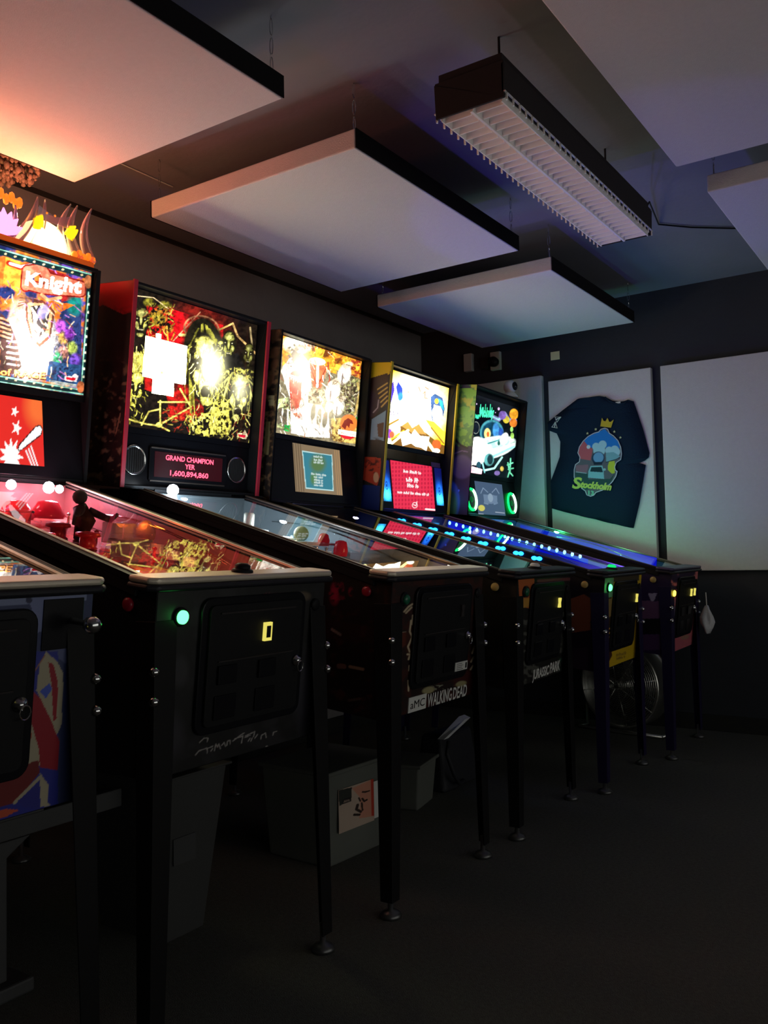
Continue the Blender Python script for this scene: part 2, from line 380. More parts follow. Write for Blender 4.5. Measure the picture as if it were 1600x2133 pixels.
E = dict(
    white=emit('white_led', (235, 245, 255), 14), red=emit('red_led', (255, 30, 70), 8), blue=emit('blue_led', (20, 120, 255), 9),
    cyan=emit('pale_blue_led', (120, 210, 255), 7), deepblue=emit('deep_blue_wall_glow', (3, 5, 255), 1.1), green=emit('green_led', (30, 255, 90), 6),
    greenw=emit('green_white_button', (70, 255, 110), 5), yellow=emit('yellow_led', (255, 225, 60), 5), warm=emit('lit_coin_plate', (250, 235, 110), 0.75),
    dmd=emit('red_display_dots', (255, 70, 95), 4.0), dmdback=emit('dark_red_display', (60, 0, 12), 0.6), hot=emit('glowing_topper_dome', (255, 205, 130), 9),
    ring=emit('green_ring_light', (10, 255, 90), 3.0), ringw=emit('green_white_ring_light', (190, 255, 210), 3.5), greensoft=emit('green_action_button', (20, 230, 120), 0.9),
    flame=emit('yellow_flame_leaf', (255, 190, 20), 1.6), bluesoft=emit('soft_blue_light', (40, 70, 255), 0.6))

# ------------------------------------------------------------------ the room
def room():
    struct(MB().box((-3.35, -2.6, -0.1), (3.4, 5.37, 0)).build('floor', M['carpet']))
    struct(MB().box((-3.35, -2.6, 2.55), (3.4, 5.37, 2.65)).build('ceiling', M['ceiling']))
    struct(MB().box((-3.35, -2.6, 0), (-3.15, 5.37, 2.55)).build('wall_left', M['wall_left']))
    struct(MB().box((-3.15, 5.17, 0), (3.4, 5.37, 2.55)).build('wall_back', M['wall_dark']))
    struct(MB().box((-3.15, -2.6, 0), (3.4, -2.4, 2.55)).build('wall_front', M['wall_dark']))
    struct(MB().box((3.2, -2.4, 1.75), (3.4, 5.17, 2.55)).build('light_gap_wall', M['wall_dark']))  # unseen; upper part only, shaped so world fill light enters low
    struct(MB().box((-3.15, 5.155, 0), (3.2, 5.17, 0.09)).build('baseboard_back', M['base'], bevel=0.003))
    struct(MB().box((-3.15, -2.4, 0), (-3.135, 5.155, 0.09)).build('baseboard_left', M['base'], bevel=0.003))
    struct(MB().box((-3.15, -2.4, 2.535), (-3.13, 5.17, 2.55)).build('trim_1', M['base']))
room()

def hook(x, y, z0, z1, parent):
    b = MB(); n = 3; zs = [z0+(z1-z0)*k/n for k in range(n+1)]
    b.tube([(x, y, z0), (x, y, z0+0.015)], 0.004, 8)
    for k in range(n):
        a, c_ = zs[k]+0.006, zs[k+1]-0.001
        b.tube([(x+0.006*math.cos(t)*(k % 2), y+0.006*math.cos(t)*((k+1) % 2), (a+c_)/2+(c_-a)/2*math.sin(t)) for t in [2*PI*i/10 for i in range(10)]], 0.0014, 6, True)
    b.build('hanging_chain', M['chrome'], parent)
def ceiling_panel(label, x0, x1, y0, y1, z=2.32, th=0.066, edged=True):
    r = thing('acoustic_panel', label, 'acoustic panel', ((x0+x1)/2, (y0+y1)/2, z), 0, 'acoustic panels hung from the ceiling')
    w_, l = (x1-x0)/2, (y1-y0)/2
    MB().box((-w_, -l, 0), (w_, l, th)).build('panel_core', M['foam'], r, bevel=0.006, seg=3)
    if edged:  # black strips added to darken the long sides
        for sx in (-1, 1): a_, b_ = sorted((sx*(w_+0.0005), sx*(w_+0.004))); MB().box((a_, -l, 0.001), (b_, l, th)).build('dark_side_strip', M['blackstrip'], r, bevel=0.001)
    for sx in (-1, 1):
        for sy in (-1, 1): hook(sx*(w_-0.02), sy*(l-0.025), th-0.004, 2.551-z, r)
    return r
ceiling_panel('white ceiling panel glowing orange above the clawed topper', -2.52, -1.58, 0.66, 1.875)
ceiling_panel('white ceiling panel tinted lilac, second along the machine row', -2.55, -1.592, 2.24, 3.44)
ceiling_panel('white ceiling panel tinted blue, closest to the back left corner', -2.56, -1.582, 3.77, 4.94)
ceiling_panel('large pinkish grey ceiling panel right of the louvered lamp', -0.80, 0.40, 1.72, 3.01, edged=False)
ceiling_panel('greyish ceiling panel at the right edge, behind the larger one', -0.768, 0.43, 3.295, 4.41, edged=False)

def ceiling_lamp():
    x0, x1, y0, y1, z = -1.223, -1.008, 2.115, 3.41, 2.245
    r = thing('fluorescent_fixture', 'long unlit ceiling lamp with white louvers and dark housing', 'ceiling light', ((x0+x1)/2, (y0+y1)/2, z))
    w_, l = (x1-x0)/2, (y1-y0)/2
    b = MB(); t = 0.008
    b.box((-w_, -l, 0.02), (-w_+t, l, 0.10)).box((w_-t, -l, 0.02), (w_, l, 0.10)).box((-w_, -l, 0.004), (w_, -l+t, 0.10)).box((-w_, l-t, 0.004), (w_, l, 0.10)).box((-w_, -l, 0.10), (w_, l, 0.108))
    b.box((-w_+0.008, -l+0.008, 0.1085), (w_-0.008, l-0.008, 0.134))
    b.build('housing', M['housing'], r, bevel=0.002)
    MB().box((-w_+0.009, -l+0.009, 0.085), (w_-0.009, l-0.009, 0.099)).build('reflector', M['louver'], r)
    for sy in (-1, 1):
        MB().tube([(0, sy*(l-0.2), 0.134), (0, sy*(l-0.2), 0.306)], 0.004, 8).build('suspension_rod', M['housing'], r)
    for sx in (-1, 1):
        MB().tube([(sx*w_*0.5, -l+0.03, 0.062), (sx*w_*0.5, l-0.03, 0.062)], 0.013, 14).build('lamp_tube', M['tube'], r, smooth=True)
    b = MB(); iw = w_-0.012
    b.prism([(-0.0035, 0.0), (0.0035, 0.0), (0.008, 0.012), (0.02, 0.043), (-0.02, 0.043), (-0.008, 0.012)], 1, -l+0.012, l-0.012)
    for sx in (-1, 1):
        b.prism([(sx*iw, 0), (sx*(iw-0.003), 0.0), (sx*(iw-0.014), 0.043), (sx*iw, 0.043)], 1, -l+0.012, l-0.012)
    n = 31
    for k in range(n):
        y = -l+0.03+(2*l-0.06)*k/(n-1)
        for sx in (-1, 1):
            a, c_ = sorted((sx*0.009, sx*(iw-0.004)))
            b.prism([(y-0.0018, 0.0), (y+0.0018, 0.0), (y+0.005, 0.012), (y+0.018, 0.042), (y-0.018, 0.042), (y-0.005, 0.012)], 0, a, c_)
    b.build('louver', M['louver'], r)
    b = MB()
    for k in range(n+1):
        y = -l+0.012+(2*l-0.024)*k/n
        b.box((w_, y-0.003, 0.0), (w_+0.004, y+0.003, 0.022)).box((-w_-0.004, y-0.003, 0.0), (-w_, y+0.003, 0.022))
    b.box((w_-0.001, -l, 0.019), (w_+0.004, l, 0.022)).box((-w_-0.004, -l, 0.019), (-w_+0.001, l, 0.022))
    b.build('louver_clips', M['tube'], r)
ceiling_lamp()
tag(MB().tube([(-1.03, 3.42, 2.37), (-1.10, 3.7, 2.50), (-1.18, 4.1, 2.543), (-1.066, 4.234, 2.543), (-0.911, 4.368, 2.543), (-0.6, 4.6, 2.543)], 0.004, 6).build('power_cable', M['rubber'], smooth=True), 'thin black cable running from the louvered lamp along the ceiling', 'cable')
tag(MB().tube([(-2.666, 2.14, 2.545), (-2.669, 2.46, 2.545)], 0.0025, 6).build('white_wire', M['white']), 'short thin white wire on the dark ceiling beside the orange-lit panel', 'wire')

def wall_panel(label, x0, x1, z0=0.897, z1=2.09):
    r = thing('acoustic_wall_panel', label, 'acoustic panel', ((x0+x1)/2, 5.17, z0), 0, 'acoustic panels on the back wall')
    w_ = (x1-x0)/2
    MB().box((-w_, -0.04, 0), (w_, -0.0005, z1-z0)).build('panel_core', M['foam'], r, bevel=0.004, seg=3)
    return r
wall_panel('pale wall panel partly hidden behind the saucer pinball machine', -2.90, -2.245, 0.90, 2.135)
wall_panel('pale wall panel behind the navy t-shirt', -2.2, -1.555)
wall_panel('wide blank pale wall panel at the right edge of the back wall', -1.499, -0.42)

# ------------------------------------------------------------------ the t-shirt
M['cottonprint'] = art_mat('cotton_print', 0, 0.95)
def tshirt():
    out = [(-2.201, 1.779), (-2.205, 1.829), (-2.103, 1.896), (-2.003, 1.954), (-1.936, 1.955), (-1.86, 1.955), (-1.828, 1.945), (-1.787, 1.919), (-1.742, 1.906), (-1.714, 1.908), (-1.691, 1.913), (-1.66, 1.9),
           (-1.64, 1.835), (-1.608, 1.726), (-1.578, 1.586), (-1.583, 1.56), (-1.606, 1.544), (-1.64, 1.533), (-1.602, 1.518), (-1.619, 1.426), (-1.646, 1.295), (-1.687, 1.151), (-1.813, 1.183), (-1.961, 1.225), (-2.197, 1.291),
           (-2.198, 1.37), (-2.197, 1.459), (-2.165, 1.527), (-2.132, 1.609), (-2.126, 1.702), (-2.147, 1.755)]
    r = thing('t_shirt', 'navy t-shirt with a bright car print pinned to the middle wall panel', 't-shirt', (-1.9, 5.129, 1.15))
    import bmesh
    pts = [(x+1.9, z-1.15) for x, z in out]
    bm = bmesh.new()
    vs = [bm.verts.new((x, -0.004, z)) for x, z in pts]
    from mathutils.geometry import tessellate_polygon
    for t in tessellate_polygon([[Vector((x, z, 0)) for x, z in pts]]): bm.faces.new([vs[i] for i in t])
    bmesh.ops.subdivide_edges(bm, edges=bm.edges, cuts=4, use_grid_fill=True)
    for v in bm.verts:
        x, z = v.co.x, v.co.z
        v.co.y -= 0.004*(1+math.sin(x*26+z*5)*0.5+math.sin(z*17-x*9)*0.5)
    me = bpy.data.meshes.new('fabric'); bm.to_mesh(me); bm.free(); me.materials.append(M['shirt'])
    for p in me.polygons: p.use_smooth = True
    o = bpy.data.objects.new('fabric', me); C.objects.link(o); o.parent = r
    md = o.modifiers.new('thick', 'SOLIDIFY'); md.thickness = 0.006; md.offset = 0
    b = MB(); b.tube([(x+1.9, -0.016, z-1.15) for x, z in ((-1.83, 1.944), (-1.80, 1.915), (-1.75, 1.893), (-1.715, 1.892), (-1.692, 1.908))], 0.005, 8)
    b.build('collar', M['shirt'], r, smooth=True)
    MB().box((1.9-1.765, -0.019, 1.896-1.15), (1.9-1.735, -0.0165, 1.906-1.15)).build('neck_label', M['ltgrey'], r)
    for k, (sx, sz) in enumerate(((-2.135, 1.845), (-2.155, 1.805))):
        b = MB(); q = [(sx+1.9+0.022*math.cos(t+k), sz-1.15+0.022*math.sin(t+k)) for t in (0.4, 2.5, 4.4)]
        b.tube([(x, -0.0165, z) for x, z in q], 0.004, 5, True); b.tube([(q[0][0], -0.0165, q[0][1]), ((q[1][0]+q[2][0])/2, -0.0165, (q[1][1]+q[2][1])/2)], 0.004, 5); b.build('sleeve_print', M['ltgrey'], r)
    a = Art([(1185, 1065), (1300, 1065), (1300, 870), (1185, 870)], 230, 380, (6, 10, 22)); a.at(1160, 860, 8.889)
    navy = (26, 40, 58)
    a.c[:] = np.array((0.010, 0.022, 0.045))
    lobe = [(330, 1190), (330, 1060), (355, 965), (430, 915), (440, 830), (400, 750), (430, 640), (500, 540), (590, 460), (700, 405), (790, 385), (830, 340), (900, 322), (955, 345), (985, 420), (1060, 470), (1140, 560), (1190, 680), (1205, 800), (1190, 900), (1110, 950), (1080, 1030), (1095, 1090), (1125, 1110), (1100, 1200), (1040, 1290), (980, 1350), (860, 1440), (740, 1480), (700, 1530), (640, 1550), (570, 1525), (540, 1450), (470, 1400), (360, 1300)]
    a.poly(lobe, (95, 95, 105))
    a.poly([(520, 540), (590, 460), (790, 385), (900, 335), (985, 430), (1140, 570), (1180, 700), (600, 660)], (30, 120, 205))
    a.poly([(520, 540), (430, 650), (410, 760), (445, 860), (640, 900), (680, 690), (600, 640)], (190, 90, 100))
    for cx, cy, q in ((740, 650, 70), (860, 620, 75), (800, 720, 110), (980, 730, 70), (1080, 720, 75), (1100, 760, 80)): a.ell(cx, cy, q, q, (165, 205, 220))
    a.ell(600, 650, 35, 35, (210, 220, 225))
    a.poly([(920, 770), (1060, 760), (1180, 840), (1100, 900), (930, 940)], (120, 170, 185)); a.line([(925, 940), (1100, 895), (1190, 860)], 12, (20, 40, 50))
    a.poly([(960, 1000), (980, 930), (1080, 920), (1090, 1000), (1080, 1140), (1030, 1150), (960, 1080)], (190, 200, 60))
    a.poly([(360, 980), (600, 970), (600, 1010), (560, 1130), (370, 1100)], (140, 100, 115)); a.line([(370, 1100), (560, 1130)], 12, (170, 190, 200))
    a.poly([(340, 1110), (590, 1140), (600, 1240), (1000, 1240), (1090, 1130), (1000, 1330), (540, 1440), (380, 1320)], (40, 75, 75))
    a.ell(780, 860, 118, 118, (20, 50, 80)); a.ell(785, 850, 95, 95, (110, 160, 205)); a.poly([(690, 930), (860, 930), (850, 980), (700, 980)], (20, 40, 60))
    a.poly([(640, 1000), (860, 1000), (880, 1100), (890, 1240), (590, 1210), (600, 1090)], (130, 185, 195)); a.poly([(655, 1020), (840, 1020), (870, 1120), (630, 1100)], (20, 50, 60)); a.ell(895, 1070, 26, 22, (150, 190, 195))
    a.line([(x, y) for x, y in lobe[:31]], 12, (200, 200, 215)); a.line([lobe[-1], lobe[0]], 12, (200, 200, 215)); a.line(lobe[22:34], 12, (200, 200, 215))
    a.text('S', 290, 1395, 200, (196, 208, 95), (1, 0.08), shear=0.2, width=190, bold=0.03); a.text('tockholm', 450, 1385, 115, (196, 208, 95), (1, 0.10), shear=0.35, width=580, bold=0.05)
    a.text('13', 600, 1518, 72, (120, 210, 170), (1, 0.1), width=100, bold=0.03)
    a.poly([(820, 285), (850, 130), (880, 190), (915, 200), (950, 140), (985, 215), (1010, 215), (1065, 175), (1015, 320)], (205, 175, 50))
    for x, y in ((580, 400), (735, 335), (1075, 395), (1185, 505)):
        a.poly([(x+(28 if k % 2 == 0 else 12)*math.sin(k*PI/5), y-(28 if k % 2 == 0 else 12)*math.cos(k*PI/5)) for k in range(10)], (200, 200, 150))
    # the sheet lies 1 mm in front of the cloth
    p = lambda x, z: np.array((x+1.9, -0.019, z-1.15))
    P0 = p(-2.083, 1.268); a.build('front_print', P0, p(-1.737, 1.252)-P0, p(-2.063, 1.845)-P0, M['cottonprint'], r, mask=np.abs(a.c-np.array((0.010, 0.022, 0.045))).sum(-1) > 1e-4)
tshirt()

tag(MB().box((-2.192, 5.166, 2.228), (-2.133, 5.1695, 2.28)).build('sticky_note', M['sticker']), 'small pale yellow square note on the dark wall above the t-shirt', 'note')
tag(MB().box((-2.798, 5.13, 2.232), (-2.738, 5.1695, 2.35)).build('junction_box', M['foam_edge'], bevel=0.004), 'narrow grey box high on the back wall near the corner', 'box')
def sensor():
    r = thing('wall_bracket', 'small grey bracket mount with a dark knob high on the back wall', 'bracket', (-2.57, 5.1695, 2.275))
    MB().box((-0.035, -0.03, -0.06), (0.035, 0, 0.06)).build('mount_plate', M['foam_edge'], r, bevel=0.004)
    MB().lathe([(0.03, 0), (0.034, 0.03), (0.012, 0.05)], (0, -0.03, -0.01), (0, -1, 0)).build('knob', M['black'], r, smooth=True)
    MB().box((-0.11, -0.03, -0.04), (-0.05, 0, 0.035)).build('side_block', M['housing'], r, bevel=0.004)
sensor()

# ------------------------------------------------------------------ pinball machines
T = math.radians(6.5); cT, sT = math.cos(T), math.sin(T)
def TL(zb):
    """tilted cabinet frame: a = depth behind the front, y = sideways, b = height above the bottom edge"""
    return lambda a, y, b: (-0.046-a*cT+b*sT, y, zb+a*sT+b*cT)

def lamp(parent, loc, col, power, size=0.03, name='playfield_lamp'):
    l = bpy.data.lights.new(name, 'POINT'); l.energy = power*LIGHT_GAIN; l.color = rgb(*col); l.shadow_soft_size = size
    o = bpy.data.objects.new(name, l); C.objects.link(o); o.location = loc; o.parent = parent; return o

def machine(cfg):
    X, Y, zb, yaw = cfg['pos']
    r = thing('pinball_machine', cfg['label'], 'pinball machine', (X, Y, 0), math.radians(yaw), 'pinball machines in the row')
    f = TL(zb); g = lambda: MB(f); P = lambda *p: build_at(*p)
    def V(a, y, b): return np.array(f(a, y, b))
    w_ = 0.285
    def art(name, a0, b0, y0, a1, b1, y1, a, m=M['art'], parent=r):
        """art sheet between lower edge (a0,b0) and upper edge (a1,b1), from y0 to y1"""
        P0 = V(a0, y0, b0); return a.build(name, P0, V(a0, y1, b0)-P0, V(a1, y0, b1)-P0, m, parent)
    # cabinet shell
    b = g(); prof = [(0, 0), (1.30, 0), (1.30, 0.60), (1.08, 0.60), (0, 0.405)]
    b.prism(prof, 1, -w_, -w_+0.018).prism(prof, 1, w_-0.018, w_)
    b.box((0, -w_+0.018, 0), (0.018, w_-0.018, 0.405)).box((1.282, -w_+0.018, 0), (1.30, w_-0.018, 0.60)).box((0.018, -w_+0.018, 0), (1.282, w_-0.018, 0.014)).box((1.10, -w_+0.018, 0.585), (1.282, w_-0.018, 0.60))
    b.build('cabinet', cfg.get('cabmat', M['black']), r, bevel=0.003)
    # front artwork sheet
    if 'front' in cfg: art('front_artwork', -0.001, 0.002, -w_+0.002, -0.001, 0.40, w_-0.002, cfg['front']())
    if 'cabside' in cfg: 
        a = cfg['cabside'](); P0 = V(0.7, -w_-0.0012, 0.0); a.build('side_artwork', P0, V(0, -w_-0.0012, 0)-P0, V(0.7, -w_-0.0012, 0.41)-P0, M['art'], r)
    # legs: L section, wrapped around the corners
    for fr in (1, 0):
        for sy in (-1, 1):
            a0 = -0.004 if fr else 1.304; bt = 0.34 if fr else 0.36
            top = Vector(f(a0, sy*(w_+0.004), bt)); bx = -0.012 if fr else f(1.30, 0, 0)[0]-0.02
            bot = Vector((bx if fr else bx, sy*(w_+0.02), 0.045)); sgn = -1 if fr else 1
            def sec(p, wd, th=0.004):
                x, y, z = p; q = [(0, 0), (sgn*wd, 0), (sgn*wd, -sy*th), (sgn*th, -sy*th), (sgn*th, -sy*wd), (0, -sy*wd)]
                return [(x+u, y+v, z) for u, v in q]
            leg = MB().loft(sec(bot, 0.04), sec(top, 0.062)).build('leg', cfg.get('legmat', M['leg']), r, bevel=0.0015)
            cx, cy = bot.x+sgn*0.018, bot.y-sy*0.018
            MB().lathe([(0.03, 0), (0.032, 0.008), (0.022, 0.018), (0.008, 0.022), (0.008, 0.07)], (cx, cy, 0.0), n=18).build('leveler_foot', M['foot'], leg, smooth=True)
            if fr:
                for bb in (0.235, 0.173):
                    p = Vector(f(-0.006, sy*(w_+0.007), bb)); d = Vector((1, sy*1.0, 0)).normalized()
                    k = (top.z-p.z)/(top.z-bot.z); p = top.lerp(bot, k)+d*0.001
                    MB().ball((p.x, p.y, p.z), 0.011, 12).build('leg_bolt', M['chrome'], leg, smooth=True)
    # lockbar with rounded ends, side rails
    bar = g(); e = 0.315
    bar.prism([(0.060, -e), (0.075, -e+0.012), (0.075, e-0.012), (0.060, e), (0.0, e), (-0.018, e-0.02), (-0.018, -e+0.02), (0.0, -e)], 2, 0.403, 0.4175)
    lb = bar.build('lockbar', M['darkbar'], r, bevel=0.006, seg=3)
    pl = g().prism([(0.060, -e+0.006), (0.074, -e+0.014), (0.074, e-0.014), (0.060, e-0.004), (0.002, e-0.004), (-0.014, e-0.022), (-0.014, -e+0.022), (0.002, -e+0.004)], 2, 0.4178, 0.4325)
    pl.build('top_plate', cfg.get('barmat', M['darkbar']), lb, bevel=0.006, seg=3)
    for sy in (-1, 1):
        b = g(); y0, y1 = sorted((sy*(w_-0.022), sy*(w_+0.008)))
        b.prism([(0.06, 0.410), (1.08, 0.596), (1.08, 0.610), (0.06, 0.426)], 1, y0, y1)
        b.prism([(0.06, 0.385), (1.08, 0.571), (1.08, 0.610), (0.06, 0.426)], 1, *sorted((sy*(w_+0.0), sy*(w_+0.008))))
        b.build('side_rail', cfg.get('railmat', M['black']), r, bevel=0.002)
        b = g(); b.prism([(0.07, 0.4245), (1.08, 0.6075), (1.08, 0.6125), (0.07, 0.4295)], 1, *sorted((sy*(w_-0.026), sy*(w_-0.014)))); b.build('rail_trim', cfg.get('trimmat', M['railbrown']), r)
        b = g().lathe([(0.0155, 0), (0.0155, 0.006), (0.010, 0.010)], (0.085, sy*w_, 0.365), (0, sy, 0), 16); b.build('flipper_button', cfg.get('flipbtn', M['cream']), r, smooth=True)
    gl = g().add([(0.07, -w_+0.02, 0.4235), (0.07, w_-0.02, 0.4235), (1.09, w_-0.02, 0.6065), (1.09, -w_+0.02, 0.6065)], [(0, 1, 2, 3)]).build('playfield_glass', M['glass'], r)
    # coin door
    y0, y1 = cfg.get('door', (-0.160, 0.200)); dr = g().prism([(u, v) for u, v in rr(y0, y1, 0.072, 0.382, 0.03)], 0, -0.010, -0.0015).build('coin_door_frame', M['blackgloss'], r, bevel=0.003)
    door = g().prism([(u, v) for u, v in rr(y0+0.02, y1-0.02, 0.09, 0.365, 0.015)], 0, -0.017, -0.0101).build('coin_door', M['black'], r, bevel=0.002)
    g().box((-0.021, y0+0.05, 0.345), (-0.0171, y1-0.05, 0.349)).box((-0.021, y0+0.05, 0.236), (-0.0171, y1-0.05, 0.239)).build('door_ridge', M['housing'], door)
    for yy in (-0.08, 0.055):
        g().box((-0.024, yy-0.03, 0.185), (-0.0171, yy+0.03, 0.228)).build('coin_slot_plate', M['blackgloss'], door, bevel=0.002)
        g().prism([(yy-0.035, 0.105), (yy+0.035, 0.105), (yy+0.035, 0.160), (yy-0.035, 0.160)], 0, -0.022, -0.0171).build('coin_return_flap', M['blackgloss'], door, bevel=0.003)
    for yy, on in cfg['rejects']:
        b = g()
        if cfg.get('plate'): b.box((-0.024, yy-0.013, 0.272), (-0.0171, yy+0.013, 0.316))
        else: b.prism([(yy-0.010, 0.285), (yy-0.011, 0.278), (yy+0.011, 0.278), (yy+0.010, 0.285), (yy+0.006, 0.297), (yy+0.010, 0.308), (yy+0.010, 0.316), (yy-0.010, 0.316), (yy-0.010, 0.308), (yy-0.006, 0.297)], 0, -0.024, -0.0171)
        p = b.build('coin_reject_button', E['warm'] if on else M['housing'], door)
        if cfg.get('plate'):
            q = g(); q.box((-0.0252, yy-0.007, 0.28), (-0.0241, yy+0.007, 0.308)); q.build('button_print', M['black'], p)
    g().lathe([(0.014, 0), (0.014, 0.006), (0.009, 0.009), (0.009, 0.013)], (-0.017, y1-0.035, 0.212), (-1, 0, 0), 16).build('door_lock', M['chrome'], door, smooth=True)
    kk = g(); kk.tube([(-0.030, y1-0.030+0.011*math.cos(t), 0.198+0.013*math.sin(t)) for t in [2*PI*i/12 for i in range(12)]], 0.0016, 6, True); kk.build('lock_key_ring', M['chrome'], door)
    # start button, plunger
    sy_, sb = cfg['start'][:2]
    rim = g().lathe([(0.021, 0), (0.021, 0.004), (0.016, 0.007)], (-0.001, sy_, sb), (-1, 0, 0), 20).build('start_button_rim', M['black'], r, smooth=True)
    g().lathe([(0.0150, 0), (0.0150, 0.010), (0.011, 0.014)], (-0.003, sy_, sb), (-1, 0, 0), 20).build('start_button', cfg['start'][2], r, smooth=True)
    pb = cfg.get('plunger')
    if pb:
        g().box((-0.004, 0.175, 0.30), (-0.0005, 0.262, 0.395)).build('plunger_plate', M['blackgloss'], r, bevel=0.001)
        b = g().lathe([(0.006, 0), (0.006, 0.045), (0.014, 0.048), (0.017, 0.06), (0.012, 0.072), (0.004, 0.075)], (-0.004, 0.238, 0.352), (-1, 0, 0), 16); b.build('plunger', M['chrome'], r, smooth=True)
    else:
        g().lathe([(0.016, 0), (0.016, 0.006), (0.008, 0.008)], (-0.001, 0.245, 0.345), (-1, 0, 0), 16).build('launch_button', M['black'], r, smooth=True)
    if cfg.get('action'):
        rm = g().lathe([(0.026, 0), (0.026, 0.006), (0.020, 0.010)], (0.03, cfg.get('acty', 0.0), 0.4315), (0, 0, 1), 20).build('action_button_rim', M['black'], r, smooth=True)
        g().lathe([(0.019, 0.0), (0.019, 0.015), (0.012, 0.020)], (0.03, cfg.get('acty', 0.0), 0.4335), (0, 0, 1), 20).build('action_button', cfg['action'], r, smooth=True)
    # playfield
    pf = cfg['field'](); P0 = V(1.08, -w_+0.02, 0.485); fo = pf.build('playfield', V(0.02, -w_+0.02, 0.315), V(0.02, w_-0.02, 0.315)-V(0.02, -w_+0.02, 0.315), V(1.09, -w_+0.02, 0.497)-V(0.02, -w_+0.02, 0.315), M['field'], r)
    sl = (0.497-0.315)/1.07
    for s_ in (-1, 1):
        b = g(); b.prism([(0.07, 0.325), (1.09, 0.498), (1.09, 0.592), (0.07, 0.410)], 1, *sorted((s_*(w_-0.0185), s_*(w_-0.0205)))); b.build('inner_side_panel', cfg['inner'], r)
    g().prism([(-w_+0.021, 0.499), (w_-0.021, 0.499), (w_-0.021, 0.598), (-w_+0.021, 0.598)], 0, 1.088, 1.092).build('inner_back_panel', cfg['inner'], r)
    def on(a, y, h): return (a, y, 0.315+(a-0.02)*sl+h)
    rnd = random.Random(cfg['seed'])
    c1, c2, c3 = cfg['toys']
    ap = g(); ap.prism([(0.03, -0.24), (0.12, -0.24), (0.16, -0.08), (0.16, 0.08), (0.12, 0.24), (0.03, 0.24)], 2, 0.345, 0.352); ap.build('apron', cfg.get('apronmat', M['black']), r, bevel=0.002)
    for s_ in (-1, 1):
        b = g(); p0 = on(0.20, s_*0.09, 0.018); p1 = on(0.165, s_*0.025, 0.018); b.tube([p0, p1], [0.011, 0.006], 10); b.build('flipper', M['white'], r, smooth=True)
        b = g(); q = [on(0.26, s_*0.13, 0.015), on(0.36, s_*0.16, 0.015), on(0.25, s_*0.175, 0.015)]; b.tube(q, 0.005, 6, True); b.add([on(0.26, s_*0.135, 0.026), on(0.35, s_*0.162, 0.026), on(0.255, s_*0.172, 0.026)], [(0, 1, 2)]); b.build('slingshot', c1, r)
    for a_, y_ in ((0.72, -0.10), (0.80, 0.04), (0.69, 0.06)):
        b = g().lathe([(0.03, 0), (0.022, 0.006), (0.022, 0.03), (0.036, 0.034), (0.034, 0.044), (0.01, 0.048)], on(a_, y_, 0), (0, 0, 1), 18); b.build('pop_bumper', c2, r, smooth=True)
    for s_, c_ in ((-1, M['chrome']), (1, M['chrome'])):
        for dz in (0.0,):
            b = g()
            for off in (-0.012, 0.012):
                pts = [on(0.30+0.6*t, s_*(0.235-0.02*math.sin(3*t))+off*0.6, 0.055+0.035*math.sin(PI*t)) for t in [k/12 for k in range(13)]]
                b.tube(pts, 0.0018, 5)
            for k in range(7): b.tube([on(0.32+0.09*k, s_*0.228-0.009, 0.058+0.025*math.sin(k/2.1)), on(0.32+0.09*k, s_*0.228+0.009, 0.058+0.025*math.sin(k/2.1))], 0.0014, 4)
            b.build('wire_ramp', c_, r)
    for k, (a_, y_) in enumerate(((0.55, 0.10), (0.62, -0.17), (0.88, -0.06))):
        b = g(); x = on(a_, y_, 0); b.box((a_-0.045, y_-0.035, x[2]), (a_+0.045, y_+0.035, x[2]+0.055)); b.box((a_-0.038, y_-0.05, x[2]+0.055), (a_+0.038, y_+0.05, x[2]+0.062)); b.build('plastic_ramp', M['ghostp'] if k != 1 else c3, r, bevel=0.003)
    for k in range(9):
        a_, y_ = rnd.uniform(0.3, 1.0), rnd.uniform(-0.22, 0.22)
        b = g().lathe([(0.005, 0), (0.004, 0.028), (0.007, 0.03), (0.007, 0.036), (0.002, 0.039)], on(a_, y_, 0), (0, 0, 1), 8); b.build('post', rnd.choice([M['chrome'], c1, c2]), r)
    cfg['toybuild'](g, on, r, c1, c2, c3)
    for kk_, (a_, y_, h_, m_, rad) in enumerate(cfg.get('leds', [])):
        b = g().ball(on(a_, y_, h_), rad, 10); b.build('spotlight_led', m_, r, smooth=True)
    for (a_, y_, h_, col, pw, sz) in cfg.get('lamps', []): lamp(r, f(*on(a_, y_, h_)), col, pw, sz)
    # backbox
    rec = cfg['rec']; hb = 0.36
    b = g(); bk = 1.335
    for s_ in (-1, 1): b.prism([(1.105, 0.612), (bk, 0.612), (bk, 1.332), (1.105, 1.332)], 1, *sorted((s_*hb, s_*(hb-0.015))))
    b.box((1.105, -hb+0.015, 1.322), (bk, hb-0.015, 1.332)).box((bk-0.012, -hb+0.015, 0.612), (bk, hb-0.015, 1.322)).box((1.105, -hb+0.015, 0.612), (bk-0.012, hb-0.015, 0.622))
    bo = b.build('backbox', cfg.get('bbmat', M['black']), r, bevel=0.002)
    b = g().box((1.10, -0.20, 0.598), (1.29, 0.20, 0.6125)); b.build('backbox_pedestal', M['black'], r)
    if 'edge' in cfg:
        for s_ in (-1, 1):
            y_a, y_b = sorted((s_*(hb+0.001), s_*(hb-0.017))); g().box((1.097, y_a, 0.612), (1.1045, y_b, 1.335)).build('side_trim', cfg['edge'], bo, bevel=0.001)
    if 'bbside' in cfg:
        a = cfg['bbside'](); P0 = V(1.33, -hb-0.0012, 0.612); a.build('backbox_side_art', P0, V(1.10, -hb-0.0012, 0.612)-P0, V(1.33, -hb-0.0012, 1.33)-P0, M['art'], bo)
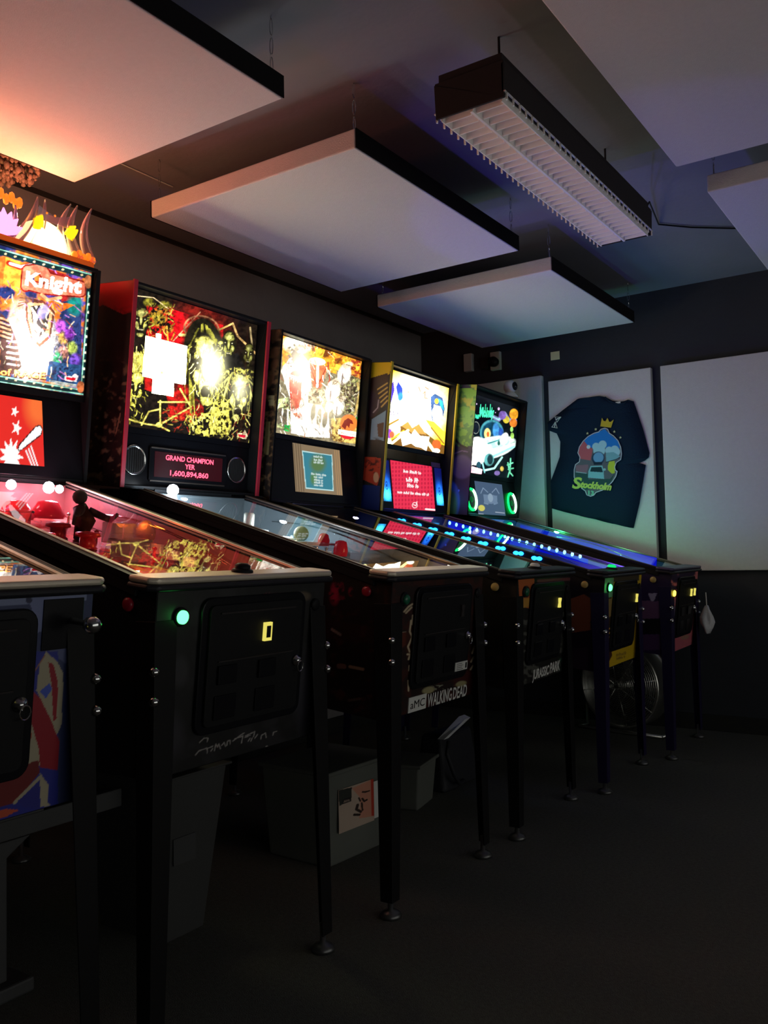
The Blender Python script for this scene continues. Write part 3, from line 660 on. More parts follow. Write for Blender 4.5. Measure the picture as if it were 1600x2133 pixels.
    a_, y_0, y_1, b0, b1 = cfg['tl']; A_ = 1.10+rec
    fr = g()
    fr.box((A_-0.004, -hb+0.016, b1), (A_+0.02, hb-0.016, 1.322)).box((A_-0.004, -hb+0.016, b0-0.022), (A_+0.02, hb-0.016, b0))
    fr.box((A_-0.004, -hb+0.016, b0), (A_+0.02, y_0, b1)).box((A_-0.004, y_1, b0), (A_+0.02, hb-0.016, b1))
    fr.build('glass_frame', M['blackgloss'], bo)
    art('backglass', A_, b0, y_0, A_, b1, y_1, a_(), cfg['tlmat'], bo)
    # display panel below the backglass
    ab, bb_, at_, bt_ = cfg.get('panel', (1.105, 0.622, 1.150, b0-0.022))
    pn = g().prism([(ab, bb_), (at_, bt_), (at_+0.02, bt_), (1.30, bb_)], 1, -hb+0.016, hb-0.016).build('display_panel', M['blackgloss'], bo, bevel=0.002)
    cfg['display'](g, V, r, bo, ab, bb_, at_, bt_)
    return r
M['ghostp'] = glass_mat('clear_ramp_plastic', (0.9, 0.92, 0.95), 1.6, 0.05, 0.12)

# generic playfield print
def field_art(base, cols, seed, bright=1.0):
    def fn():
        a = Art([(0, 100), (52, 100), (52, 0), (0, 0)], 60, 110, base); rnd = random.Random(seed)
        a.speckle(9, cols[0], 0.45, 0.6, seed); a.speckle(6, cols[1], 0.55, 0.65, seed+1); a.speckle(4, cols[2], 0.62, 0.7, seed+2)
        for k in range(26):
            x, y = rnd.uniform(6, 46), rnd.uniform(8, 90); a.ell(x, y, rnd.uniform(1, 2.6), rnd.uniform(1, 2.6), rnd.choice(cols+[(240, 240, 230)]))
        for k in range(5):
            x = 12+k*7; a.poly([(x-2, 60), (x+2, 60), (x, 54-k % 2*3)], (240, 230, 120))
        return a
    return fn

# --- display builders
def lcd_display(artfn, y0, y1, v0, v1, extra=None, matr=None):
    def fn(g, V, r, bo, ab, bb_, at_, bt_):
        def p(y, v, off=0.0015): return V(ab+(at_-ab)*v-off, y, bb_+(bt_-bb_)*v)
        a = artfn(); P0 = p(y0, v0); a.build('display_screen', P0, p(y1, v0)-P0, p(y0, v1)-P0, matr or M['screen'], bo)
        if extra: extra(g, V, p, r, bo)
    return fn
M['screen'] = art_mat('lcd_screen', 1.0, 0.3)

# ------------------------------------------------------------------ artwork of each machine
def tl0():
    a = Art([(-1024.7, 623.7), (-300.4, 743.5), (-279.6, 419.5), (-999.8, 198.7)], 60, 50, (120, 60, 30))
    a.speckle(90, (240, 150, 60), 0.4, 0.6, 3); a.speckle(60, (230, 220, 200), 0.55, 0.7, 4); a.speckle(50, (30, 30, 90), 0.55, 0.65, 5); a.boost(-640, 500, 160, 2.5); return a
def tl1():
    a = Art([(-260.5, 753.9), (173.3, 824.9), (190.8, 566.7), (-239.9, 435.4)], 260, 190, (30, 40, 90)); a.at(0, 380, 3.333)
    a.speckle(70, (210, 110, 40), 0.42, 0.55, 1); a.speckle(50, (90, 60, 150), 0.5, 0.62, 2, lambda s: (s.X > 95)*1.0)
    a.poly([(380, 680), (560, 720), (570, 1380), (330, 1340), (360, 1000)], (36, 50, 95))
    a.poly([(330, 600), (460, 640), (560, 700), (545, 800), (430, 830), (380, 700)], (150, 30, 30)); a.ell(520, 850, 50, 70, (20, 120, 110), soft=0.6)
    a.poly([(40, 520), (180, 560), (170, 700), (120, 760), (20, 700)], (235, 150, 50)); a.poly([(250, 800), (520, 850), (420, 900), (400, 1000), (330, 830)], (235, 110, 30))
    a.ell(215, 1110, 150, 230, (255, 240, 220), soft=0.7, gain=1.6); a.ell(130, 930, 60, 120, (240, 170, 140), soft=0.5)
    a.poly([(0, 900), (60, 960), (120, 1100), (150, 1280), (100, 1330), (0, 1330)], (70, 40, 40))
    for k in range(5): a.line([(50, 1100+40*k), (130, 1110+40*k)], 14, (235, 200, 200)); a.line([(0, 940+30*k), (60+6*k, 960+32*k)], 12, (240, 150, 110)); a.line([(0, 955+30*k), (60+6*k, 975+32*k)], 6, (30, 20, 20))
    # fanged creature's open mouth
    a.poly([(175, 800), (300, 820), (385, 890), (350, 1080), (275, 1145), (215, 1090), (180, 950)], (90, 40, 30)); a.poly([(190, 830), (300, 840), (365, 900), (340, 1060), (275, 1120), (225, 1070), (195, 950)], (245, 160, 110))
    a.poly([(215, 860), (290, 850), (345, 910), (320, 1030), (272, 1075), (240, 1030), (220, 950)], (30, 22, 30)); a.poly([(225, 870), (265, 930), (250, 980), (290, 1020), (268, 1060), (235, 1000)], (250, 200, 190), gain=1.3); a.ell(300, 900, 36, 50, (120, 110, 160), 20, 0.4)
    for x, y, dx, dy in ((222, 868, 6, 40), (250, 858, 4, 30), (290, 856, -2, 30), (330, 905, -14, 34), (236, 1020, 14, -34), (262, 1065, 6, -40), (300, 1050, -8, -38), (325, 1000, -12, -34)): a.poly([(x-9, y), (x+9, y), (x+dx, y+dy)], (255, 240, 215), 1.3)
    for k in range(7): a.line([(180+6*k, 790+6*k), (150-4*k, 740+20*k)], 9, (120, 80, 60)); a.line([(390, 900+26*k), (420, 880+30*k)], 8, (200, 120, 60))
    for i, (x, y) in enumerate(((420, 1000), (440, 1080), (480, 1050), (500, 1150), (440, 1180), (400, 1220), (520, 1230))): a.ell(x, y, 34, 44, ((180, 80, 200), (210, 160, 80), (150, 60, 190), (180, 200, 90), (210, 140, 120), (60, 150, 100), (110, 70, 180))[i], soft=0.5)
    a.speckle(14, (10, 14, 40), 0.5, 0.62, 5, lambda s: s.inside(460, 1130, 130, 220), al=0.7)
    a.poly([(340, 1240), (560, 1270), (540, 1420), (320, 1380)], (36, 70, 110)); a.speckle(16, (20, 30, 60), 0.45, 0.6, 9, lambda s: s.inside(450, 1330, 120, 70))
    for k in range(5): a.line([(340, 1375+9*k), (530, 1405+9*k)], 3, (230, 230, 200))
    a.strokes(0, 600, 560, 1350, [(250, 180, 120), (60, 40, 90), (120, 50, 30), (40, 60, 120), (200, 120, 200), (240, 220, 180)], 120, 60, 7, 70, 60, 10)
    # swooping title
    a.line([(60, 560), (140, 590), (220, 570)], 36, (190, 40, 20)); a.line([(70, 562), (140, 585), (215, 572)], 18, (255, 245, 235))
    for off, col in ((26, (130, 20, 15)), (15, (240, 120, 90))): a.line([(180, 720), (190, 610), (290, 600), (330, 660), (560, 720), (560, 760), (300, 740), (190, 710)], 2*off+30, col)
    a.text('Knight', 172, 708, 92, (255, 240, 225), (1, 0.16), shear=0.12, width=400, bold=0.035, gain=1.6)
    a.line([(290, 780), (330, 815), (420, 800)], 22, (235, 160, 110))
    a.text('of RAGE', 0, 1342, 50, (90, 20, 10), (1, 0.09), width=322, bold=0.05); a.text('of RAGE', 4, 1336, 46, (255, 170, 90), (1, 0.09), width=312, bold=0.02, gain=1.4)
    a.poly([(450, 1345), (500, 1345), (520, 1325), (545, 1345), (530, 1385), (450, 1378)], (235, 220, 220)); a.poly([(460, 1352), (528, 1356), (522, 1376), (460, 1370)], (210, 20, 40))
    # riveted teal frame
    tl, tr, br_ = (0, 462), (628, 640), (590, 1478)
    for pts in ([(-900, 235), (0, 480), (632, 655)], [(632, 655), (620, 760), (575, 1460)], [(575, 1460), (0, 1360), (-900, 1200)]):
        a.line(pts, 44, (12, 40, 44)); 
    for pts in ([(-900, 222), (0, 465), (636, 640)], [(614, 760), (562, 1440)], [(640, 760), (598, 1470)], [(598, 1475), (0, 1385), (-900, 1222)], [(560, 1440), (0, 1345)]):
        a.line(pts, 7, (150, 220, 190))
    for k in range(9): a.ell(40+66*k, 496+18.2*k, 9, 7, (230, 200, 150)); a.ell(45+64*k, 1362+10.2*k, 9, 7, (230, 200, 150))
    for k in range(12): a.ell(620-4.0*k, 790+56*k, 8, 9, (220, 220, 190))
    a.ell(612, 690, 26, 46, (170, 100, 60)); a.ell(560, 1420, 26, 40, (170, 90, 50))
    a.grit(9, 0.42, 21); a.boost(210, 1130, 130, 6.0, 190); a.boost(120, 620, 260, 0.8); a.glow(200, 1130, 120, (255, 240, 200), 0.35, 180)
    return a
def tl2():
    a = Art([(246.2, 884.6), (518.4, 922.8), (536.0, 677.9), (266.5, 594.6)], 290, 300, (22, 16, 10)); a.at(200, 560, 4)
    Yl = (238, 226, 96); Yd = (150, 140, 40)
    a.poly([(420, 300), (620, 330), (1060, 470), (1060, 640), (640, 640), (420, 560)], (210, 8, 22)); a.glow(850, 500, 160, (220, 30, 20), 0.6)
    a.speckle(120, (20, 10, 8), 0.5, 0.66, 3, lambda s: s.inside(700, 430, 380, 200), al=0.8)
    for q in ([(560, 900), (880, 840), (900, 1240), (620, 1260)], [(380, 880), (480, 900), (480, 1030), (390, 1000)]): a.poly(q, (165, 22, 18))
    a.speckle(60, (20, 14, 8), 0.42, 0.6, 8, lambda s: s.inside(680, 1080, 330, 260), al=0.9)
    a.ghoul(375, 440, 170, 270, (190, 184, 96), 4, None, 3, 0.8); a.ghoul(330, 1000, 170, 330, (232, 220, 84), 8, None, 6, 1.1)
    for k in range(16): a.line([(290+7*k, 690+10*(k % 3)), (300+9*k, 860)], 6, Yl, 0.9)
    for (x, y), q in (((440, 280), 40), ((570, 320), 55), ((530, 430), 60), ((500, 380), 50), ((600, 500), 40)): a.ell(x, y, q, q*0.8, Yd, soft=0.6, al=0.8)
    a.speckle(22, (18, 14, 6), 0.45, 0.58, 11, lambda s: s.inside(530, 400, 160, 190)); a.line([(590, 480), (600, 600)], 12, (230, 150, 50))
    # wheel and splintered poles
    for t in range(14): a.line([(880, 530), (880+140*math.cos(t*PI/7), 500+110*math.sin(t*PI/7))], 4, (240, 150, 90))
    a.ell(880, 500, 150, 110, (240, 160, 110), 10, 0.08, ring=0.04); a.ell(880, 500, 100, 75, (230, 120, 80), 10, 0.1, ring=0.05)
    a.line([(870, 360), (645, 600)], 9, (235, 150, 110)); a.line([(1140, 455), (750, 640)], 14, (250, 200, 110)); a.line([(1140, 455), (1180, 560), (1340, 715)], 16, (190, 150, 90)); a.line([(1285, 490), (1300, 640)], 14, (150, 130, 90)); a.line([(340, 225), (480, 240), (600, 330)], 7, (220, 190, 140))
    a.line([(700, 550), (870, 560), (960, 520)], 22, (250, 220, 120), 1.3)
    a.ghoul(905, 840, 300, 660, (236, 226, 104), -4, (150, 145, 50), 2, 1.0); a.ghoul(1105, 640, 150, 260, (176, 174, 84), 4, None, 5, 0.8); a.ghoul(1268, 720, 110, 220, (130, 128, 60), 6, None, 9, 0.8)
    a.ghoul(1185, 1060, 215, 440, (240, 234, 130), 4, (190, 185, 100), 7, 1.2); a.ghoul(1035, 650, 80, 120, (170, 165, 80), 0, None, 4, 0.8)
    a.poly([(1060, 740), (1180, 700), (1260, 860), (1080, 860)], (20, 18, 16)); a.speckle(26, (210, 200, 90), 0.55, 0.66, 14, lambda s: s.inside(1180, 880, 150, 60)); a.speckle(24, Yl, 0.52, 0.62, 15, lambda s: s.inside(900, 1290, 170, 120)); a.speckle(24, Yl, 0.5, 0.62, 16, lambda s: s.inside(1050, 1230, 90, 190))
    a.poly([(960, 1150), (1020, 1150), (1110, 1380), (950, 1380)], Yl, 0.9); a.speckle(22, (30, 26, 8), 0.5, 0.58, 19, lambda s: s.inside(1030, 1290, 80, 120)); a.speckle(26, (200, 60, 30), 0.6, 0.7, 17, lambda s: s.inside(680, 1230, 160, 120))
    for q in ([(520, 1110), (780, 1110)], [(700, 1000), (790, 1150), (520, 1305), (610, 1350)], [(380, 1300), (440, 1190), (530, 1170)], [(262, 1250), (400, 1290), (530, 1310)], [(535, 1100), (535, 1290)]): a.line(q, 13, (232, 214, 100))
    a.ell(525, 1300, 26, 22, (250, 240, 110)); a.line([(1140, 1340), (1180, 1200), (1300, 1230)], 6, (230, 210, 120)); a.line([(1250, 1250), (1300, 1330)], 6, (230, 210, 120))
    a.poly([(1175, 1365), (1225, 1370), (1240, 1340), (1265, 1390), (1250, 1420), (1175, 1405)], (225, 200, 160)); a.poly([(1185, 1375), (1250, 1388), (1240, 1408), (1185, 1398)], (200, 20, 50))
    a.strokes(280, 620, 400, 920, [Yl, (250, 240, 150), (60, 56, 20)], 40, 60, 6, 95, 30, 4)
    a.strokes(270, 1000, 420, 1260, [(30, 26, 12), Yd, Yl], 30, 50, 6, 80, 60, 5)
    a.strokes(430, 280, 660, 560, [Yd, (30, 24, 10), (180, 170, 70), (120, 20, 16)], 70, 60, 8, 90, 70, 6)
    a.strokes(760, 640, 1060, 1380, [Yl, (40, 36, 14), (170, 160, 60), (250, 244, 160)], 130, 70, 6, 95, 40, 7)
    a.strokes(1040, 820, 1320, 1420, [Yl, (36, 32, 14), (190, 180, 90), (120, 30, 20)], 110, 60, 6, 95, 45, 8)
    a.strokes(520, 1160, 760, 1340, [(150, 30, 20), (40, 20, 12), (190, 170, 70)], 50, 50, 7, 60, 70, 9)
    for cx, cy, q in ((905, 840, 1.0), (1185, 1060, 0.7)):
        for e in (-1, 1): a.ell(cx+58*e*q, cy-60*q, 36*q, 34*q, (18, 14, 8), 0, 0.4); a.ell(cx+58*e*q, cy-56*q, 7*q, 7*q, (230, 226, 170))
        a.ell(cx, cy+185*q, 38*q, 42*q, (20, 14, 8), 0, 0.3)
    a.grit(6, 0.5, 22)
    # pale sign board catching the bulb right behind it
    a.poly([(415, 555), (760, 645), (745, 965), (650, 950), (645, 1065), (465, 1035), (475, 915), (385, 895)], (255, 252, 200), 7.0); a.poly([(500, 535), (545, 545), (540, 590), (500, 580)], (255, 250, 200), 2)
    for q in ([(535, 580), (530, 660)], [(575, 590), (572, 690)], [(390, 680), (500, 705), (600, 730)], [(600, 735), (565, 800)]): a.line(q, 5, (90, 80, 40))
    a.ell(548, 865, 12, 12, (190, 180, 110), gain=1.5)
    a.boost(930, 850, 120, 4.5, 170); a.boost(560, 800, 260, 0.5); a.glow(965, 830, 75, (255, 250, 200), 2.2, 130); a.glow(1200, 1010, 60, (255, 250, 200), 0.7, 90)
    a.at(0, 0, 1); return a
def tl3():
    a = Art([(560.1, 898.6), (739.8, 930.0), (753.2, 753.0), (575.4, 694.3)], 230, 250, (120, 110, 84)); a.at(540, 650, 4.96)
    W_ = (250, 244, 226)
    a.poly([(240, 220), (1090, 480), (1080, 720), (800, 640), (500, 560), (240, 600)], (240, 150, 40)); a.ell(400, 330, 130, 80, (255, 250, 210), soft=0.8, gain=2)
    a.speckle(60, (90, 40, 20), 0.5, 0.62, 1, lambda s: s.inside(640, 430, 420, 200), al=0.9); a.speckle(50, (250, 200, 60), 0.55, 0.7, 2, lambda s: s.inside(900, 520, 260, 160)); a.speckle(34, (150, 50, 30), 0.5, 0.62, 4, lambda s: s.inside(1000, 600, 130, 150))
    # balloon-like gondola and red struts
    a.poly([(500, 530), (710, 560), (640, 790), (560, 780)], (215, 100, 60)); a.poly([(575, 370), (680, 390), (650, 490), (590, 470)], (245, 200, 60)); a.ell(600, 510, 85, 38, W_, 8, gain=1.4); a.line([(605, 520), (600, 770)], 26, W_, 1.3); a.line([(520, 540), (590, 740)], 10, (120, 40, 20)); a.line([(700, 560), (615, 740)], 10, (120, 40, 20))
    a.line([(710, 520), (730, 700), (690, 800)], 14, (150, 60, 40))
    # undergrowth and stumps
    a.poly([(800, 600), (1070, 700), (1060, 1100), (780, 1040)], (118, 104, 78)); a.speckle(20, (190, 190, 120), 0.55, 0.66, 5, lambda s: s.inside(920, 850, 200, 240)); a.speckle(26, (60, 50, 34), 0.55, 0.66, 6, lambda s: s.inside(900, 860, 220, 260))
    a.line([(1010, 700), (1040, 830), (990, 1060)], 24, (190, 160, 90)); a.line([(1070, 740), (1050, 860)], 10, (220, 190, 110))
    # a large lizard, mouth open, seen half from the front
    a.poly([(230, 610), (310, 480), (440, 430), (520, 520), (540, 760), (500, 940), (640, 960), (720, 1100), (730, 1300), (500, 1290), (330, 1250), (320, 900)], W_, 1.15)
    a.ell(360, 600, 120, 90, W_, -10, 0.3, 1.8); a.poly([(300, 640), (440, 670), (430, 900), (380, 1090), (330, 1020)], (196, 70, 50)); a.poly([(330, 660), (400, 680), (400, 850), (350, 840)], (120, 24, 16)); 
    for k in range(6): a.poly([(300+26*k, 650+4*k), (318+26*k, 654+4*k), (308+26*k, 700+6*k)], W_, 1.4)
    for k in range(4): a.line([(330+10*k, 900), (350+14*k, 1060), (420-6*k, 1090-8*k)], 9, (150, 110, 80))
    a.poly([(190, 900), (300, 880), (320, 1220), (185, 1190)], (180, 190, 130)); a.speckle(22, (70, 70, 40), 0.45, 0.55, 7, lambda s: s.inside(250, 1040, 90, 190))
    for x, y in ((210, 1080), (265, 1090), (560, 1030), (620, 1080), (680, 1110)): a.ell(x, y, 28, 90, (92, 84, 66), 8, 0.3); a.line([(x+32, y-80), (x+30, y+90)], 14, W_, 1.3)
    a.ell(600, 880, 100, 80, (180, 170, 130), 0, 0.2); a.speckle(24, (70, 50, 30), 0.45, 0.56, 8, lambda s: s.inside(600, 880, 110, 90)); a.line([(510, 830), (600, 800), (700, 860)], 12, (150, 140, 110))
    # smaller upright lizards on the right
    for x, y, q in ((760, 820, 1.0), (880, 640, 0.9), (820, 980, 0.8), (720, 980, 0.5)): a.ell(x, y, 70*q, 110*q, W_, 12, 0.35, 1.2); a.ell(x+40*q, y-100*q, 60*q, 36*q, (210, 190, 160), -20, 0.3); a.line([(x-20*q, y), (x-30*q, y+120*q)], 16*q, (140, 120, 110)); a.line([(x+20*q, y-110*q), (x+90*q, y-85*q)], 6, (70, 40, 30))
    a.poly([(330, 430), (360, 390), (420, 440), (350, 530)], (70, 50, 40)); a.speckle(26, (70, 60, 50), 0.52, 0.62, 9, lambda s: s.inside(380, 420, 120, 120))
    a.poly([(740, 1100), (1000, 1080), (1050, 1370), (760, 1330)], (200, 170, 90)); a.speckle(18, (110, 70, 30), 0.5, 0.6, 10, lambda s: s.inside(860, 1230, 170, 150)); a.poly([(980, 1090), (1055, 1080), (1040, 1220), (960, 1180)], (50, 130, 60)); a.poly([(260, 1165), (320, 1170), (310, 1235), (255, 1225)], (40, 160, 70))
    a.strokes(240, 260, 1080, 620, [(250, 190, 60), (120, 50, 20), (200, 80, 30), (255, 235, 190)], 60, 70, 9, 80, 40, 1)
    a.strokes(190, 480, 740, 1260, [(255, 250, 235), (90, 70, 50), (150, 120, 90), (250, 240, 215), (120, 60, 40)], 150, 80, 8, 75, 40, 2, 1.1)
    a.strokes(760, 640, 1060, 1080, [(70, 60, 40), (160, 150, 90), (230, 220, 190), (110, 80, 50), (60, 90, 50)], 90, 60, 8, 95, 60, 3)
    a.ell(375, 640, 60, 40, (120, 30, 20), -10, 0.3); a.poly([(300, 655), (450, 690), (440, 1080), (400, 1110), (370, 1000), (340, 900)], (200, 84, 60), al=0.6)
    for k in range(7): a.poly([(296+24*k, 640+6*k), (314+24*k, 646+6*k), (303+24*k, 700+7*k)], W_, 1.6)
    for k in range(5): a.poly([(330+20*k, 1050-4*k), (346+20*k, 1046-4*k), (340+18*k, 1000-6*k)], W_, 1.6)
    a.ell(330, 560, 14, 9, (40, 20, 10)); a.line([(290, 530), (350, 525), (400, 545)], 10, (110, 80, 60))
    a.grit(6, 0.35, 23)
    # round badge with the park name on its banner
    a.ell(925, 1150, 88, 90, (235, 120, 50)); a.poly([(850, 1180), (880, 1120), (920, 1095), (960, 1120), (975, 1160), (940, 1150), (930, 1200), (905, 1170), (890, 1215)], (120, 34, 20)); a.ell(920, 1270, 80, 44, (200, 30, 40)); a.poly([(815, 1210), (1015, 1240), (1010, 1295), (812, 1262)], (250, 240, 220), 1.4)
    a.text('JURASSIC PARK', 822, 1256, 30, (190, 90, 50), (1, 0.15), width=182)
    a.boost(430, 700, 200, 0.8, 300); a.boost(740, 800, 150, 0.6, 180); a.glow(420, 560, 100, (255, 240, 210), 1.0, 200); a.glow(640, 1000, 150, (255, 240, 200), 0.5); a.line([(240, 225), (1090, 490)], 16, (190, 60, 70)); a.line([(250, 215), (1090, 480)], 6, (250, 220, 210))
    return a
def tl4():
    a = Art([(789.4, 920.6), (924.6, 945.9), (935.1, 808.7), (801.2, 764.9)], 190, 210, (250, 205, 30)); a.at(760, 730, 4.444)
    W_ = (255, 250, 225)
    a.poly([(180, 150), (790, 330), (780, 420), (200, 260)], (250, 190, 20)); a.ell(450, 520, 270, 270, W_, 0, 0.8, 1.5); a.ell(420, 480, 210, 200, W_, 0, 0.5, 1.8)
    a.poly([(230, 330), (265, 285), (275, 370), (250, 460), (220, 560), (212, 470)], (70, 50, 170)); a.poly([(290, 340), (310, 290), (350, 350), (350, 420), (320, 470), (300, 400)], (40, 60, 230)); a.ell(330, 430, 26, 40, (50, 120, 250), 10, 0.5)
    for x in (235, 262, 300): a.line([(x, 560), (x+8, 600)], 8, (60, 50, 110))
    a.poly([(610, 430), (650, 400), (720, 440), (740, 540), (725, 620), (700, 520), (640, 500), (630, 620), (635, 690), (615, 600)], (60, 90, 140)); a.poly([(680, 440), (720, 470), (735, 560), (700, 520)], (50, 170, 210)); a.ell(665, 470, 18, 26, (250, 210, 60)); a.ell(670, 580, 44, 60, W_, 0, 0.4, 2)
    a.grit(9, 0.22, 24)
    for q in ([(540, 400), (560, 380), (555, 440), (580, 445)], [(500, 340), (515, 380)], [(560, 340), (590, 360)], [(400, 380), (405, 390)]): a.line(q, 10, (150, 110, 70))
    a.poly([(180, 870), (330, 780), (330, 700), (560, 760), (700, 870), (745, 880), (735, 1010), (180, 960)], (112, 76, 26)); a.poly([(340, 700), (400, 660), (440, 720), (500, 680), (570, 780), (430, 760)], (180, 130, 60))
    a.poly([(560, 640), (610, 710), (742, 870), (742, 760), (640, 660)], (240, 195, 60)); a.line([(615, 715), (730, 860)], 12, (140, 100, 30))
    a.line([(200, 700), (310, 640)], 16, (150, 110, 30)); a.line([(250, 860), (400, 740)], 24, (255, 240, 160), 1.8); a.line([(240, 830), (360, 740)], 12, (250, 180, 30)); a.line([(560, 820), (640, 930)], 30, (255, 240, 160), 1.8)
    a.poly([(325, 760), (390, 740), (430, 780), (460, 730), (510, 790), (600, 800), (570, 930), (520, 900), (470, 890), (430, 860), (350, 885)], W_, 2.5)
    a.ell(222, 770, 32, 48, (130, 60, 170), 0, 0.3); a.ell(250, 780, 22, 30, (230, 90, 60)); a.ell(215, 840, 30, 26, W_, 0, 0.3, 2); a.ell(665, 870, 40, 46, (235, 90, 40), 0, 0.3); a.ell(660, 930, 34, 22, W_, 0, 0.3, 2)
    a.poly([(672, 975), (700, 970), (712, 955), (722, 1005), (672, 1000)], (240, 220, 200)); a.poly([(677, 980), (714, 984), (714, 1000), (677, 996)], (220, 30, 40)); a.line([(190, 895), (240, 905)], 4, (200, 190, 160)); a.line([(425, 943), (460, 947)], 4, (200, 190, 160))
    a.boost(440, 520, 260, 0.9); return a
def tl5():
    a = Art([(966.6, 982.6), (1069.1, 998.2), (1080.4, 850.3), (979.2, 817.4)], 150, 200, (3, 6, 12)); a.at(760, 730, 4.444)
    for q in ([(1180, 610), (1240, 640), (1290, 580), (1330, 640), (1390, 650)], ): a.line(q, 36, (120, 120, 170)); a.line(q, 14, (150, 210, 220))
    a.ell(1380, 590, 40, 50, (235, 160, 40)); a.ell(1375, 670, 34, 40, (220, 120, 40)); a.ell(1310, 640, 30, 34, (210, 190, 60)); a.ell(1275, 600, 34, 40, (120, 90, 170))
    for x, y, q in ((1240, 540, 14), (1035, 495, 8), (1005, 560, 7), (1210, 575, 6), (1180, 440, 5)): a.ell(x, y, q*0.7, q, (200, 170, 210))
    a.text('Our', 1000, 632, 46, (60, 225, 160), (1, -0.1), width=66, bold=0.05, gain=1.2); a.text('Money', 1062, 612, 84, (70, 235, 175), (1, 0.02), width=135, bold=0.05, gain=1.2, shear=0.1)
    for k in range(9): a.line([(1068+15*k, 600-(k % 2)*20), (1074+15*k, 500+30*(k % 3))], 6, (70, 235, 175))
    a.ell(1030, 720, 30, 50, (14, 20, 30)); a.ell(1028, 715, 34, 56, (150, 160, 150), 0, 0.1, ring=0.03)
    # saucer with a glass dome
    a.ell(1175, 760, 108, 118, (70, 150, 165), 0, 0.1); a.ell(1175, 765, 92, 104, (14, 60, 84)); a.ell(1215, 740, 30, 70, (70, 150, 220), 0, 0.4); a.ell(1135, 770, 30, 50, (240, 225, 130), 0, 0.2); a.ell(1140, 775, 12, 24, (190, 90, 40)); a.ell(1262, 760, 22, 44, (40, 80, 170), 0, 0.4)
    a.ell(1170, 900, 230, 98, (230, 250, 245), -14, 0.12, 1.3); a.ell(1200, 860, 150, 44, (190, 235, 230), -8, 0.15, 1.1); a.ell(1290, 820, 36, 60, (240, 250, 245), 20, 0.2, 1.2); a.line([(1080, 880), (1240, 830)], 12, (60, 140, 140)); a.ell(1240, 858, 12, 22, (30, 90, 80))
    a.line([(960, 1050), (1150, 1000), (1380, 890)], 22, (150, 230, 220)); a.ell(1040, 930, 90, 110, (255, 255, 245), 10, 0.5, 2.2); a.poly([(945, 900), (1020, 860), (1010, 1050), (945, 1090)], (255, 250, 235), 2)
    a.ell(1150, 1010, 46, 58, (70, 130, 130), 0, 0.2); a.ell(1160, 1010, 26, 44, (16, 40, 46)); a.ell(1055, 1060, 22, 34, (20, 50, 60)); a.line([(1110, 1110), (1200, 1090), (1270, 990)], 18, (170, 235, 225)); a.line([(1090, 1040), (1110, 1130)], 12, (120, 190, 190))
    a.poly([(945, 1060), (1090, 1100), (1080, 1150), (945, 1130)], (235, 180, 190)); a.ell(965, 1080, 22, 26, (240, 160, 110)); a.ell(1270, 1095, 16, 22, (230, 200, 90), 0, 0.4); a.ell(1225, 1135, 26, 22, (110, 90, 150))
    for q in ([(1325, 1040), (1340, 1120), (1325, 1170)], [(1350, 1000), (1345, 1130), (1370, 1160)], [(1320, 1060), (1370, 1040)], [(1330, 1100), (1375, 1090)]): a.line(q, 12, (110, 220, 170))
    a.ell(990, 790, 18, 26, (130, 190, 90)); a.ell(1360, 730, 14, 24, (150, 210, 110)); a.ell(1365, 790, 16, 30, (150, 200, 90)); a.line([(1350, 860), (1390, 845)], 12, (160, 200, 180))
    a.grit(7, 0.3, 25); a.boost(1010, 960, 110, 2.0, 160); return a

def d1():
    a = Art([(-250, 944), (90, 975), (90, 850), (-255, 800)], 150, 60, (222, 40, 32)); a.at(0, 380, 3.333)
    a.ell(270, 1600, 120, 130, (240, 110, 50), 0, 0.9)
    for x, y, q in ((40, 1625, 40), (55, 1730, 52)): a.poly([(x+(q if k % 2 == 0 else q*0.42)*math.sin(k*PI/5+0.4), y-(q if k % 2 == 0 else q*0.42)*math.cos(k*PI/5+0.4)) for k in range(10)], (255, 240, 235))
    a.poly([(-5+(120 if k % 2 == 0 else 62)*math.sin(k*PI/11), 1905-(120 if k % 2 == 0 else 62)*math.cos(k*PI/11)) for k in range(22)], (255, 245, 240))
    a.poly([(58, 1862), (70, 1835), (230, 1725), (275, 1718), (298, 1745), (285, 1785), (90, 1875), (66, 1882)], (60, 10, 10)); a.poly([(66, 1860), (78, 1840), (232, 1733), (272, 1727), (290, 1748), (278, 1778), (92, 1868), (72, 1874)], (250, 245, 245))
    for k in range(3): a.line([(135+24*k, 1880-14*k), (195+24*k, 1990)], 12, (245, 235, 235))
    return a
def d3():
    a = Art([(614, 1025), (712, 1035), (707, 948), (609, 932)], 120, 110, (150, 128, 98)); a.at(540, 650, 4.96)
    for k in range(4): a.line([(350+24*k, 1410), (380+24*k, 1860)], 8, (110, 90, 66)); a.line([(775+20*k, 1480), (800+20*k, 1900)], 8, (190, 150, 105))
    a.poly([(438, 1475), (750, 1520), (760, 1868), (470, 1835)], (200, 240, 240)); a.poly([(448, 1487), (742, 1530), (750, 1852), (478, 1822)], (62, 140, 158))
    a.ell(600, 1600, 80, 85, (95, 130, 80), 0, 0.6); a.ell(555, 1740, 34, 60, (90, 140, 90), 0, 0.7)
    rows = (1545, 1575, 1600, 1712, 1738, 1765, 1790, 1815)
    for i, y in enumerate(rows): a.scribble(606, y, 150 if y == 1712 else 92, 17, (225, 245, 240), (1, 0.12), i)
    a.line([(480, 1885), (760, 1905)], 6, (200, 220, 220)); return a
